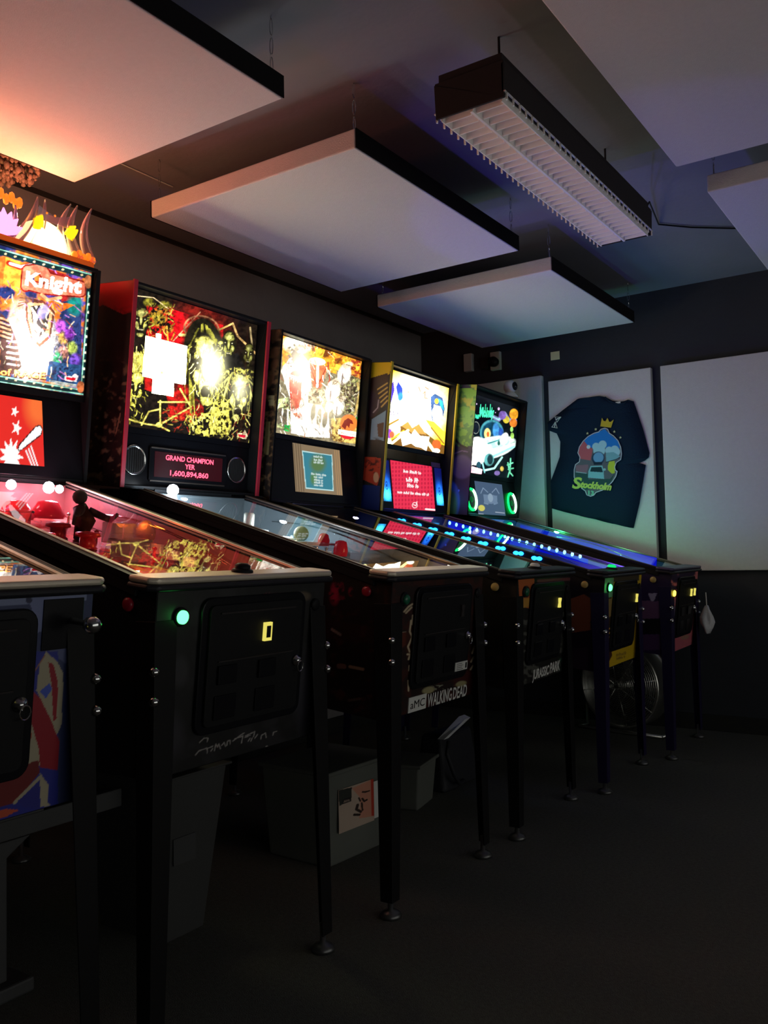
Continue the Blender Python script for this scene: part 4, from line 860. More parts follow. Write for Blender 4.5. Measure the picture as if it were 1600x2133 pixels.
def d4():
    a = Art([(820, 1060), (906, 1066), (899, 978), (812, 964)], 120, 120, (226, 44, 74)); a.at(760, 730, 4.444)
    for i in range(14):
        for j in range(12): a.ell(255+30*i, 1070+36*j, 8, 12, (190, 24, 56), 0, 0.5)
    W_ = (255, 240, 240)
    a.scribble(438, 1160, 165, 22, W_, (1, 0.13), 1); a.scribble(442, 1236, 108, 34, W_, (1, 0.12), 2); a.scribble(444, 1284, 100, 28, W_, (1, 0.1), 3); a.scribble(446, 1346, 285, 20, W_, (1, 0.09), 4)
    a.ell(460, 1440, 26, 26, W_, 0, 0.15, ring=0.1); a.line([(448, 1435), (470, 1445), (480, 1410)], 7, W_); a.line([(560, 1475), (645, 1482)], 14, W_); return a
def d5():
    a = Art([(992, 1074), (1049, 1079), (1047, 1012), (990, 1006)], 80, 80, (66, 84, 110)); a.at(760, 730, 4.444)
    for s_ in (-1, 1): a.line([(1155+s_*20, 1330), (1155+s_*60, 1290), (1155+s_*85, 1340)], 7, (120, 140, 165)); a.line([(1155+s_*30, 1360), (1155+s_*60, 1430), (1155+s_*30, 1440)], 12, (110, 130, 155))
    a.poly([(1090, 1350), (1220, 1360), (1215, 1440), (1095, 1430)], (100, 120, 146)); a.ell(1155, 1380, 24, 40, (130, 150, 170)); a.ell(1065, 1475, 30, 28, (196, 190, 90)); a.line([(1190, 1515), (1275, 1525)], 6, (170, 180, 195)); a.line([(1035, 1528), (1075, 1532)], 8, (170, 180, 195)); return a

def d2(g, V, r, bo, ab, bb_, at_, bt_):
    def p(y, b, off=0.002):
        k = (b-bb_)/(bt_-bb_); return Vector(V(ab+(at_-ab)*k-off, y, b))
    def quad(y0, y1, b0, b1, off): return [p(y0, b0, off), p(y1, b0, off), p(y1, b1, off), p(y0, b1, off)]
    def slab(name, y0, y1, b0, b1, o0, o1, m, par): return MB().loft(quad(y0, y1, b0, b1, o0), quad(y0, y1, b0, b1, o1)).build(name, m, par, bevel=0.0015)
    fr = slab('display_bezel', -0.195, 0.205, 0.645, 0.765, 0.0, 0.008, M['blackgloss'], bo)
    for b0 in (0.640, 0.762): slab('bezel_strip', -0.19, 0.20, b0, b0+0.006, 0.004, 0.0095, M['railbrown'], bo)
    sc = slab('score_display', -0.172, 0.182, 0.658, 0.752, 0.0081, 0.0095, E['dmdback'], bo)
    n = Vector(V(-1, 0, 0))-Vector(V(0, 0, 0))
    U = (p(0, 0.75)-p(0, 0.66)).normalized()
    for t, b, h, w_ in (('GRAND CHAMPION', 0.724, 0.0185, 0.25), ('YER', 0.697, 0.0185, 0.052), ('1,600,894,860', 0.668, 0.019, 0.20)):
        lettering('score_text', t, p(0.005, b, 0.0105), (0, 1, 0), U, h, w_, E['dmd'], bo, 0.0, bold=0.02, center=True)
    for y in (-0.262, 0.272):
        N = (Vector((0, 1, 0)).cross(U)).normalized(); c_ = p(y, 0.712, 0.001)
        s = MB().lathe([(0.048, 0), (0.048, 0.002)], c_, N, 28).build('speaker', M['rubber'], bo, smooth=False)
        MB().lathe([(0.046, 0.001), (0.052, 0.006), (0.055, 0.004), (0.055, 0.001)], c_, N, 32, cap=False).build('speaker_ring', M['chrome'], s, smooth=True)
        q = MB()
        for k in range(-4, 5):
            L = math.sqrt(max(0, 0.046**2-(k*0.01)**2)); q.tube([c_+Vector((0, k*0.01, 0))-U*L+N*0.003, c_+Vector((0, k*0.01, 0))+U*L+N*0.003], 0.0007, 4)
        q.build('speaker_grille', M['housing'], s)

def extra4(g, V, p, r, bo):
    for y0, y1, nm in ((-0.318, -0.243, 'left'), (0.232, 0.312, 'right')):
        a = Art([(0, 100), (40, 100), (40, 0), (0, 0)], 44, 100, (2, 6, 60)); a.glow(20, 68, 16, (30, 120, 255), 1.5, 22); a.glow(20, 84, 18, (60, 200, 255), 2.2, 12)
        for i in range(13):
            for j in range(30): a.ell(2+3*i+(j % 2)*1.5, 3+3.3*j, 0.9, 1.0, (0, 4, 50), soft=0.6, al=0.75)
        a.ell(20, 62, 8, 11, (4, 10, 60), 0, 0.2, al=0.8, ring=0.2); a.ell(20, 62, 3, 5, (3, 10, 70), 0, 0.2)
        P0 = p(y0, 0.15, 0.002); a.build('speaker_grille', P0, p(y1, 0.15, 0.002)-P0, p(y0, 0.95, 0.002)-P0, M['bluelit'], bo)
    a_ = MB().loft([tuple(p(0.20+dy, v, 0.001)) for dy, v in ((0, 0.96), (0.1, 0.96), (0.1, 1.06), (0, 1.06))], [tuple(p(0.20+dy, v, 0.004)) for dy, v in ((0, 0.96), (0.1, 0.96), (0.1, 1.06), (0, 1.06))]); a_.build('name_plate', M['nameplate'], bo)
M['bluelit'] = art_mat('blue_backlit_grille', 2.2, 0.4)
M['nameplate'] = mat('purple_name_plate', (0.10, 0.05, 0.12), 0.4)
def extra5(g, V, p, r, bo):
    for y in (-0.285, 0.262):
        c_ = Vector(p(y, 0.38, 0.002)); U = (Vector(p(y, 0.9))-Vector(p(y, 0.1))).normalized(); N = Vector((0, 1, 0)).cross(U).normalized()
        s = MB().lathe([(0.045, 0), (0.045, 0.002)], c_, N, 28).build('speaker', M['rubber'], bo)
        pts = [c_+N*0.004+Vector((0, 0.053*math.cos(t), 0))+U*0.060*math.sin(t) for t in [2*PI*k/36 for k in range(36)]]
        MB().tube(pts, 0.0065, 8, True).build('ring_light', E['ring'], s, smooth=True)
        pts = [c_+N*0.006+Vector((0, 0.053*math.cos(t), 0))+U*0.060*math.sin(t) for t in [-1.25+2.4*k/16 for k in range(17)]]
        MB().tube(pts, 0.0075, 8).build('ring_light_bright', E['ringw'], s, smooth=True)
        MB().lathe([(0.018, 0.002), (0.012, 0.008), (0.002, 0.009)], c_, N, 16).build('speaker_cone', E['deepgreen'], s, smooth=True)
E['deepgreen'] = emit('dim_green_cone', (10, 120, 50), 0.5)

# sides of the backboxes
def side2():
    a = Art([(160.9, 1008.4), (249.5, 1015.5), (279.6, 583.3), (189.6, 593.4)], 60, 200, (30, 14, 12)); a.at(200, 560, 4)
    a.poly([(-60, 90), (330, 80), (320, 360), (230, 380), (60, 300), (-60, 360)], (150, 10, 20)); a.speckle(60, (18, 8, 8), 0.45, 0.6, 2, lambda s: np.clip((s.Y-620)/60, 0, 1)); a.speckle(40, (120, 96, 70), 0.58, 0.72, 3, lambda s: np.clip((s.Y-730)/60, 0, 1)*0.7); a.line([(205, 1210), (170, 1370)], 6, (150, 120, 90)); return a
def side3():
    a = Art([(473.5, 1037.6), (560.9, 1044.7), (587.7, 685.8), (499.4, 690.0)], 60, 170, (24, 14, 9)); a.at(540, 650, 4.96)
    for x, y, w_, h in ((170, 230, 40, 80), (160, 420, 46, 60), (160, 540, 36, 60), (120, 700, 30, 80)): a.ell(x, y, w_, h, (96, 66, 44), 20, 0.5)
    a.speckle(30, (120, 90, 60), 0.55, 0.7, 3, al=0.6); a.poly([(100, 860), (160, 865), (158, 975), (98, 965)], (150, 140, 100)); a.line([(100, 900), (158, 904)], 4, (40, 34, 24)); a.poly([(72, 1130), (118, 1135), (100, 1480), (50, 1470)], (110, 96, 60)); return a
def side4():
    a = Art([(710.6, 1057.8), (792.2, 1064.4), (815.6, 754.5), (733.2, 756.4)], 80, 220, (34, 22, 18)); a.at(540, 650, 4.96)
    a.poly([(1100, 500), (1370, 520), (1350, 640), (1210, 700), (1000, 760)], (215, 180, 20)); a.poly([(1100, 700), (1330, 630), (1320, 960), (1250, 1000), (1180, 1100), (1000, 1000)], (58, 32, 26))
    for k in range(5): a.line([(1225+10*k, 800+45*k), (1325, 735+45*k)], 14, (205, 165, 80))
    a.ell(1150, 950, 100, 130, (60, 34, 46), 0, 0.2); a.line([(1180, 1040), (1225, 990), (1235, 910)], 12, (160, 140, 150))
    a.poly([(1165, 1110), (1310, 1020), (1290, 1330), (1150, 1320)], (120, 150, 175)); a.poly([(1220, 1160), (1290, 1140), (1280, 1300), (1230, 1290)], (86, 60, 44)); a.speckle(30, (30, 26, 26), 0.45, 0.55, 5, lambda s: s.inside(1200, 1400, 90, 110)); a.poly([(1140, 1330), (1280, 1340), (1265, 1500), (1130, 1480)], (30, 26, 30), al=0.7)
    a.poly([(1060, 1500), (1260, 1510), (1250, 1700), (1220, 1800), (1040, 1720)], (190, 60, 30)); a.speckle(30, (90, 24, 16), 0.5, 0.6, 7, lambda s: s.inside(1170, 1600, 100, 110)); a.ell(1208, 1712, 28, 54, (225, 170, 130), 0, 0.2)
    a.poly([(900, 1780), (1250, 1800), (1240, 2060), (900, 2040)], (16, 40, 110)); return a
def side5():
    a = Art([(897.1, 1067.6), (973.2, 1073.7), (993.9, 801.1), (917.2, 801.7)], 70, 200, (40, 34, 60)); a.at(760, 730, 4.444)
    a.poly([(600, 350), (1060, 350), (980, 880), (940, 895), (880, 860), (840, 800), (600, 800)], (120, 170, 60)); a.speckle(50, (70, 120, 60), 0.5, 0.56, 3, lambda s: (s.Y < 930)*1.0, al=0.8); a.speckle(70, (170, 170, 60), 0.6, 0.7, 5, lambda s: (s.Y < 900)*1.0)
    a.line([(600, 840), (840, 830), (890, 880), (950, 905)], 20, (14, 12, 20)); a.line([(820, 960), (900, 930), (950, 940)], 10, (110, 90, 130)); a.ell(900, 1080, 100, 110, (86, 72, 110), 0, 0.2)
    a.ell(790, 1400, 90, 190, (50, 90, 170), 0, 0.15); a.ell(785, 1430, 74, 150, (60, 120, 70), 0, 0.4); a.ell(870, 1300, 8, 10, (80, 120, 230)); return a
# fronts
def front0():
    a = Art([(-545.2, 1864.9), (165.8, 1663.1), (194.8, 1237.4), (-508.4, 1278.0)], 260, 190, (48, 56, 96)); a.at(0, 1180, 3.95)
    B_, R_, W_ = (40, 46, 140), (150, 24, 40), (170, 160, 135)
    a.poly([(-2200, 400), (720, 225), (715, 280), (-2200, 460)], (120, 128, 165)); a.poly([(230, 250), (400, 250), (380, 520), (280, 560), (280, 400)], (110, 118, 160)); a.poly([(600, 650), (720, 560), (700, 760), (540, 800), (400, 690)], (84, 90, 130)); a.ell(240, 275, 26, 30, (24, 28, 70))
    a.poly([(220, 700), (480, 700), (480, 2100), (-2200, 2700), (-2200, 1200)], B_)
    a.poly([(380, 700), (470, 780), (525, 880), (510, 1300), (450, 1440), (400, 1290), (350, 1120), (300, 1020), (330, 800)], W_); a.poly([(400, 790), (440, 800), (480, 950), (470, 1250), (440, 1280), (430, 1000)], R_)
    a.poly([(330, 1030), (410, 960), (430, 1010), (380, 1090)], (70, 90, 190)); a.poly([(270, 1020), (330, 1080), (420, 1260), (490, 1440), (480, 1680), (330, 1660), (300, 1500), (220, 1250)], R_); a.poly([(215, 1320), (260, 1290), (320, 1500), (330, 1640), (240, 1640), (150, 1700), (140, 1620), (200, 1500)], W_); a.poly([(210, 1280), (240, 1280), (265, 1400), (235, 1480)], (160, 60, 40))
    a.line([(260, 905), (370, 735)], 9, (160, 110, 80)); a.poly([(150, 1650), (320, 1600), (330, 1700), (110, 1960), (-2200, 2500), (-2200, 2100)], (110, 30, 30)); a.line([(120, 1950), (330, 1740)], 26, W_); a.poly([(150, 1930), (330, 1780), (330, 2000), (180, 1985)], (44, 44, 130)); a.poly([(330, 1700), (400, 1800), (395, 1950), (420, 1975), (335, 1985)], W_); a.poly([(-2200, 2400), (60, 2000), (160, 2010), (60, 2060), (-2200, 2700)], (190, 80, 50))
    return a
def front1():
    a = Art([(300.1, 1630.0), (654.2, 1528.6), (676.9, 1213.6), (327.5, 1234.7)], 240, 210, (12, 11, 12)); a.at(160, 1200, 2.857)
    a.speckle(90, (40, 38, 42), 0.5, 0.75, 4, al=0.7); a.ell(610, 570, 50, 90, (46, 44, 48), 5, 0.6); a.ell(560, 950, 70, 130, (44, 42, 48), 0, 0.8); a.ell(1350, 700, 60, 200, (42, 40, 48), 0, 0.8); a.scribble(1170, 122, 120, 24, (90, 36, 46), (1, -0.06), 5); a.ell(1350, 120, 40, 26, (90, 76, 60), 0, 0.6)
    G = (150, 146, 142)
    S = lambda x, y: (700+(x-165)*0.40, 1072+(y-635)*0.44)
    for q in ([(170, 630), (220, 575), (340, 535), (350, 580)], [(230, 460), (300, 400), (360, 400), (345, 450)], [(345, 600), (350, 540), (430, 510)], [(400, 575), (430, 540)], [(455, 570), (475, 480), (500, 520), (520, 480), (545, 545)], [(560, 500), (600, 460), (620, 510)], [(640, 500), (650, 440), (690, 430), (690, 480)], [(730, 440), (860, 350), (900, 330)], [(760, 410), (880, 370), (860, 465)], [(910, 390), (990, 360)], [(920, 370), (1000, 335), (1060, 310), (1040, 380)], [(1060, 400), (1100, 350)], [(1150, 410), (1160, 360), (1220, 330), (1230, 390)], [(1330, 360), (1340, 320), (1390, 305)], [(960, 440), (990, 400)], [(1000, 440), (1020, 400)]):
        a.line([S(*t) for t in q], 6, G)
    a.ell(1130, 1022, 9, 9, G); return a
def front2():
    a = Art([(796.2, 1503.1), (988.0, 1444.2), (1006.3, 1200.5), (817.6, 1213.5)], 200, 240, (30, 12, 10)); a.at(640, 1180, 3.81)
    a.speckle(60, (60, 20, 12), 0.5, 0.65, 3); B_ = (190, 170, 140)
    for q in ([(765, 360), (800, 320), (830, 300)], [(780, 370), (825, 325)], [(820, 430), (810, 520), (830, 560), (795, 640), (810, 680)], [(835, 390), (830, 460)], [(800, 740), (815, 700), (790, 700)], [(808, 790), (806, 830)], [(800, 910), (800, 990)], [(1330, 630), (1310, 690)], [(1320, 720), (1300, 760)], [(1315, 790), (1296, 820)]): a.line(q, 14, B_)
    a.poly([(780, 620), (700, 700), (700, 540), (780, 520)], (90, 34, 20)); a.poly([(1160, 850), (1340, 820), (1330, 960), (1160, 960)], (60, 14, 14)); a.ell(960, 985, 50, 26, (160, 150, 110), -14, 0.4); a.ell(1220, 935, 44, 22, (150, 140, 100), -14, 0.4); a.speckle(16, (140, 140, 120), 0.55, 0.62, 8, lambda s: s.inside(1080, 965, 120, 26)); a.line([(730, 527), (780, 520)], 5, (160, 140, 120)); a.poly([(1330, 330), (1420, 320), (1400, 700), (1330, 700)], (46, 40, 50)); return a
def front3():
    a = Art([(1060.7, 1437.9), (1173.3, 1397.4), (1188.8, 1198.0), (1078.6, 1207.9)], 150, 220, (26, 24, 22)); a.at(1060, 1180, 8)
    a.poly([(150, 190), (420, 180), (420, 260), (330, 700), (230, 680), (170, 600)], (190, 96, 46)); a.poly([(180, 540), (350, 520), (340, 680), (230, 690)], (190, 140, 60)); a.ell(290, 420, 60, 100, (20, 30, 30)); a.line([(410, 330), (370, 640)], 14, (120, 96, 60)); a.line([(490, 240), (1000, 210)], 50, (110, 60, 60)); a.speckle(70, (84, 84, 78), 0.5, 0.66, 5, lambda s: (s.Y > 1275)*1.0); a.speckle(70, (50, 80, 66), 0.5, 0.7, 7, lambda s: s.inside(980, 1650, 200, 260)); a.poly([(1020, 500), (1100, 480), (1060, 1500), (980, 1400)], (50, 48, 48)); return a
def front4():
    a = Art([(1244.7, 1400.2), (1323.0, 1369.6), (1336.5, 1197.0), (1259.9, 1205.2)], 120, 200, (214, 176, 26)); a.at(1000, 1150, 3.2)
    a.poly([(780, 160), (880, 160), (870, 620), (800, 800), (760, 800)], (60, 40, 24)); a.poly([(820, 160), (890, 160), (885, 300), (815, 310)], (120, 170, 130)); a.poly([(815, 320), (880, 310), (870, 430), (810, 460)], (150, 120, 70))
    for k in range(7): a.line([(818, 560+28*k), (862, 510+28*k)], 9, (206, 150, 60))
    a.poly([(835, 780), (880, 690), (870, 640), (800, 760), (800, 800)], (70, 30, 18)); a.poly([(890, 160), (1060, 150), (1060, 190), (890, 200)], (70, 60, 40)); a.scribble(940, 690, 64, 18, (150, 116, 46), (1, -0.22), 6); a.scribble(940, 712, 60, 16, (130, 100, 44), (1, -0.22), 7); return a
def front5():
    a = Art([(1385.2, 1365.8), (1442.0, 1342.4), (1454.0, 1190.3), (1398.5, 1196.7)], 110, 190, (190, 96, 110)); a.at(1380, 1150, 4.268)
    a.poly([(60, 440), (135, 420), (130, 740), (70, 700)], (130, 116, 150)); a.poly([(20, 140), (360, 140), (360, 320), (120, 330), (20, 400)], (44, 26, 60)); a.poly([(290, 660), (340, 640), (330, 830), (280, 840)], (120, 110, 130)); a.speckle(50, (216, 120, 120), 0.5, 0.7, 3); a.ell(200, 760, 40, 18, (170, 130, 110), -14, 0.4); return a
def cab2():
    a = Art([(428.1, 1415.4), (795.4, 1503.4), (817.4, 1206.3), (446.5, 1157.5)], 200, 140, (16, 5, 6)); a.at(640, 1180, 3.81)
    a.poly([(195, 130), (290, 120), (300, 260), (200, 275)], (110, 10, 40)); a.ell(215, 220, 36, 70, (170, 16, 60), 0, 0.9); a.ell(345, 200, 20, 34, (130, 12, 46), 0, 0.6); a.speckle(30, (20, 5, 8), 0.45, 0.6, 12, lambda s: s.inside(270, 200, 140, 120)); a.poly([(100, 400), (700, 520), (700, 640), (100, 560)], (40, 10, 10), al=0.7); a.line([(195, 500), (260, 540)], 22, (120, 96, 90)); a.line([(250, 790), (290, 795)], 40, (90, 60, 50)); a.line([(340, 795), (440, 815)], 26, (130, 100, 80)); a.line([(330, 1065), (420, 1050)], 20, (70, 54, 50)); a.speckle(60, (70, 24, 20), 0.6, 0.75, 3, al=0.6); return a
def cab3():
    a = Art([(724.0, 1374.8), (1060.3, 1438.1), (1078.6, 1202.1), (740.1, 1163.0)], 80, 60, (10, 8, 7)); a.speckle(25, (44, 34, 26), 0.55, 0.7, 3); return a
def cab4():
    a = Art([(939.9, 1348.9), (1244.4, 1400.3), (1260.0, 1200.4), (953.8, 1166.7)], 180, 110, (16, 6, 22)); a.at(1000, 1150, 3.2)
    a.poly([(560, 330), (690, 280), (775, 330), (735, 470), (740, 520), (600, 540), (560, 460)], (112, 56, 36)); a.poly([(560, 640), (720, 640), (720, 900), (560, 860)], (40, 26, 40)); return a
def cab5():
    a = Art([(1107.8, 1323.2), (1385.0, 1365.9), (1398.7, 1192.5), (1120.0, 1163.6)], 180, 110, (34, 16, 60)); a.at(1000, 1150, 3.2)
    a.poly([(1000, 320), (1230, 330), (1210, 440), (1000, 450)], (96, 62, 96)); a.poly([(1000, 445), (1210, 445), (1205, 545), (1000, 545)], (10, 5, 14)); a.poly([(1000, 550), (1205, 550), (1200, 650), (1000, 660)], (72, 42, 84)); a.poly([(1120, 275), (1180, 275), (1160, 325), (1140, 325)], (150, 140, 170)); return a

def no_toys(*k): pass
def toys1(g, on, r, c1, c2, c3):
    # dark jointed figure, clear block, round toy, coloured plastics at the back
    p = on(0.78, 0.10, 0.02)
    b = g(); b.tube([on(0.78, 0.10, 0), on(0.77, 0.11, 0.06), on(0.79, 0.10, 0.10)], [0.018, 0.03, 0.02], 10); b.ball(on(0.79, 0.10, 0.125), 0.022, 12); b.tube([on(0.77, 0.12, 0.09), on(0.72, 0.16, 0.075), on(0.68, 0.15, 0.10)], [0.012, 0.01, 0.006], 8); b.tube([on(0.77, 0.08, 0.09), on(0.73, 0.04, 0.06)], [0.012, 0.006], 8)
    b.build('toy_figure', M['housing'], r, smooth=True)
    g().box(on(0.66, 0.13, 0.02), tuple(x+d for x, d in zip(on(0.66, 0.13, 0.02), (0.06, 0.08, 0.06)))).build('clear_target_box', M['ghostp'], r, bevel=0.003)
    b = g().lathe([(0.0, 0), (0.036, 0.0), (0.04, 0.006), (0.03, 0.012), (0.014, 0.02), (0, 0.021)], on(0.62, 0.21, 0.06), (-0.2, -1, 0.1), 24); b.build('round_medallion', M['horn'], r, smooth=True)
    for k, (a_, y_) in enumerate(((0.92, -0.12), (0.95, 0.0), (0.97, 0.12))):
        g().lathe([(0.05, 0), (0.055, 0.01), (0.03, 0.05), (0.01, 0.055)], on(a_, y_, 0.02), (0, 0, 1), 14).build('red_dome', M['clearred'], r, smooth=True)
    for k in range(4): g().box(on(0.40+0.07*k, 0.20, 0.02), tuple(x+d for x, d in zip(on(0.40+0.07*k, 0.20, 0.02), (0.045, 0.012, 0.028)))).build('drop_target', M['white'], r, bevel=0.001)
def toys2(g, on, r, c1, c2, c3):
    b = g(); b.tube([on(0.62, 0.06, 0), on(0.62, 0.06, 0.05)], [0.02, 0.026], 12); b.ball(on(0.62, 0.06, 0.075), 0.028, 14); b.build('walker_head_toy', M['cream'], r, smooth=True)
    g().lathe([(0.024, 0), (0.026, 0.02), (0.02, 0.05), (0.008, 0.055)], on(0.47, 0.10, 0.035), (0, 0, 1), 14).build('red_flasher_dome', M['clearred'], r, smooth=True)
    g().lathe([(0.02, 0), (0.022, 0.02), (0.016, 0.04), (0.008, 0.045)], on(0.57, 0.13, 0.045), (0, 0, 1), 14).build('red_flasher_dome', M['clearred'], r, smooth=True)
    for k in range(2): 
        x = on(0.22+0.16*k, 0.15, 0.03); g().box(x, (x[0]+0.13, x[1]+0.07, x[2]+0.035)).build('clear_plastic_ramp', M['ghostp'], r, bevel=0.003)
    g().lathe([(0.018, 0), (0.02, 0.01), (0.02, 0.05), (0.015, 0.055)], on(0.80, -0.02, 0.05), (0, 0, 1), 14).build('cylinder_toy', M['brushed'], r, smooth=True)
def toys3(g, on, r, c1, c2, c3):
    b = g(); b.tube([on(0.86, -0.1, 0.02), on(0.84, -0.09, 0.06), on(0.80, -0.09, 0.075), on(0.76, -0.09, 0.065)], [0.016, 0.02, 0.016, 0.006], 12); b.build('lizard_head_toy', M['housing'], r, smooth=True)
    for k in range(3): g().box(on(0.30, 0.02+0.06*k, 0.02), tuple(x+d for x, d in zip(on(0.30, 0.02+0.06*k, 0.02), (0.012, 0.045, 0.03)))).build('drop_target', M['white'], r, bevel=0.001)

def led_strips4(r, f_):
    g = lambda: MB(f_)
    for k in range(9):
        a_ = 1.016-k*0.0885; b_ = 0.572-k*0.0143
        s = g().box((a_-0.02, -0.2945, b_-0.008), (a_+0.02, -0.2935, b_+0.006)).build('side_led_module', M['black'], r)
        for q in (-0.012, 0.012): g().ball((a_+q, -0.2965, b_-0.001), 0.0105, 8, (1.35, 0.4, 0.9)).build('blue_led', E['blue'], s, smooth=True)
    st = g().prism([(1.05, 0.567), (1.05, 0.575), (0.28, 0.460), (0.28, 0.452)], 1, 0.262, 0.266).build('inner_led_strip', M['black'], r)
    MB(f_).prism([(1.05, 0.540), (1.05, 0.585), (0.26, 0.449), (0.26, 0.425)], 1, 0.2605, 0.2615).build('inner_blue_glow_band', E['deepblue'], r)  # glowing band stands in for the blue-lit inner wall
    for k in range(19):
        a_ = 1.04-k*0.041; b_ = 0.569-k*0.0061; g().ball((a_, 0.261, b_), 0.0085, 8, (1, 0.4, 1.3)).build('blue_white_led', E['cyan'], st, smooth=True)
def led_strips5(r, f_):
    MB(f_).prism([(1.05, 0.515), (1.05, 0.575), (0.22, 0.452), (0.22, 0.405)], 1, 0.262, 0.2665).build('inner_blue_glow_band', E['deepblue'], r)  # emissive sheet stands in for blue light on the inner wall

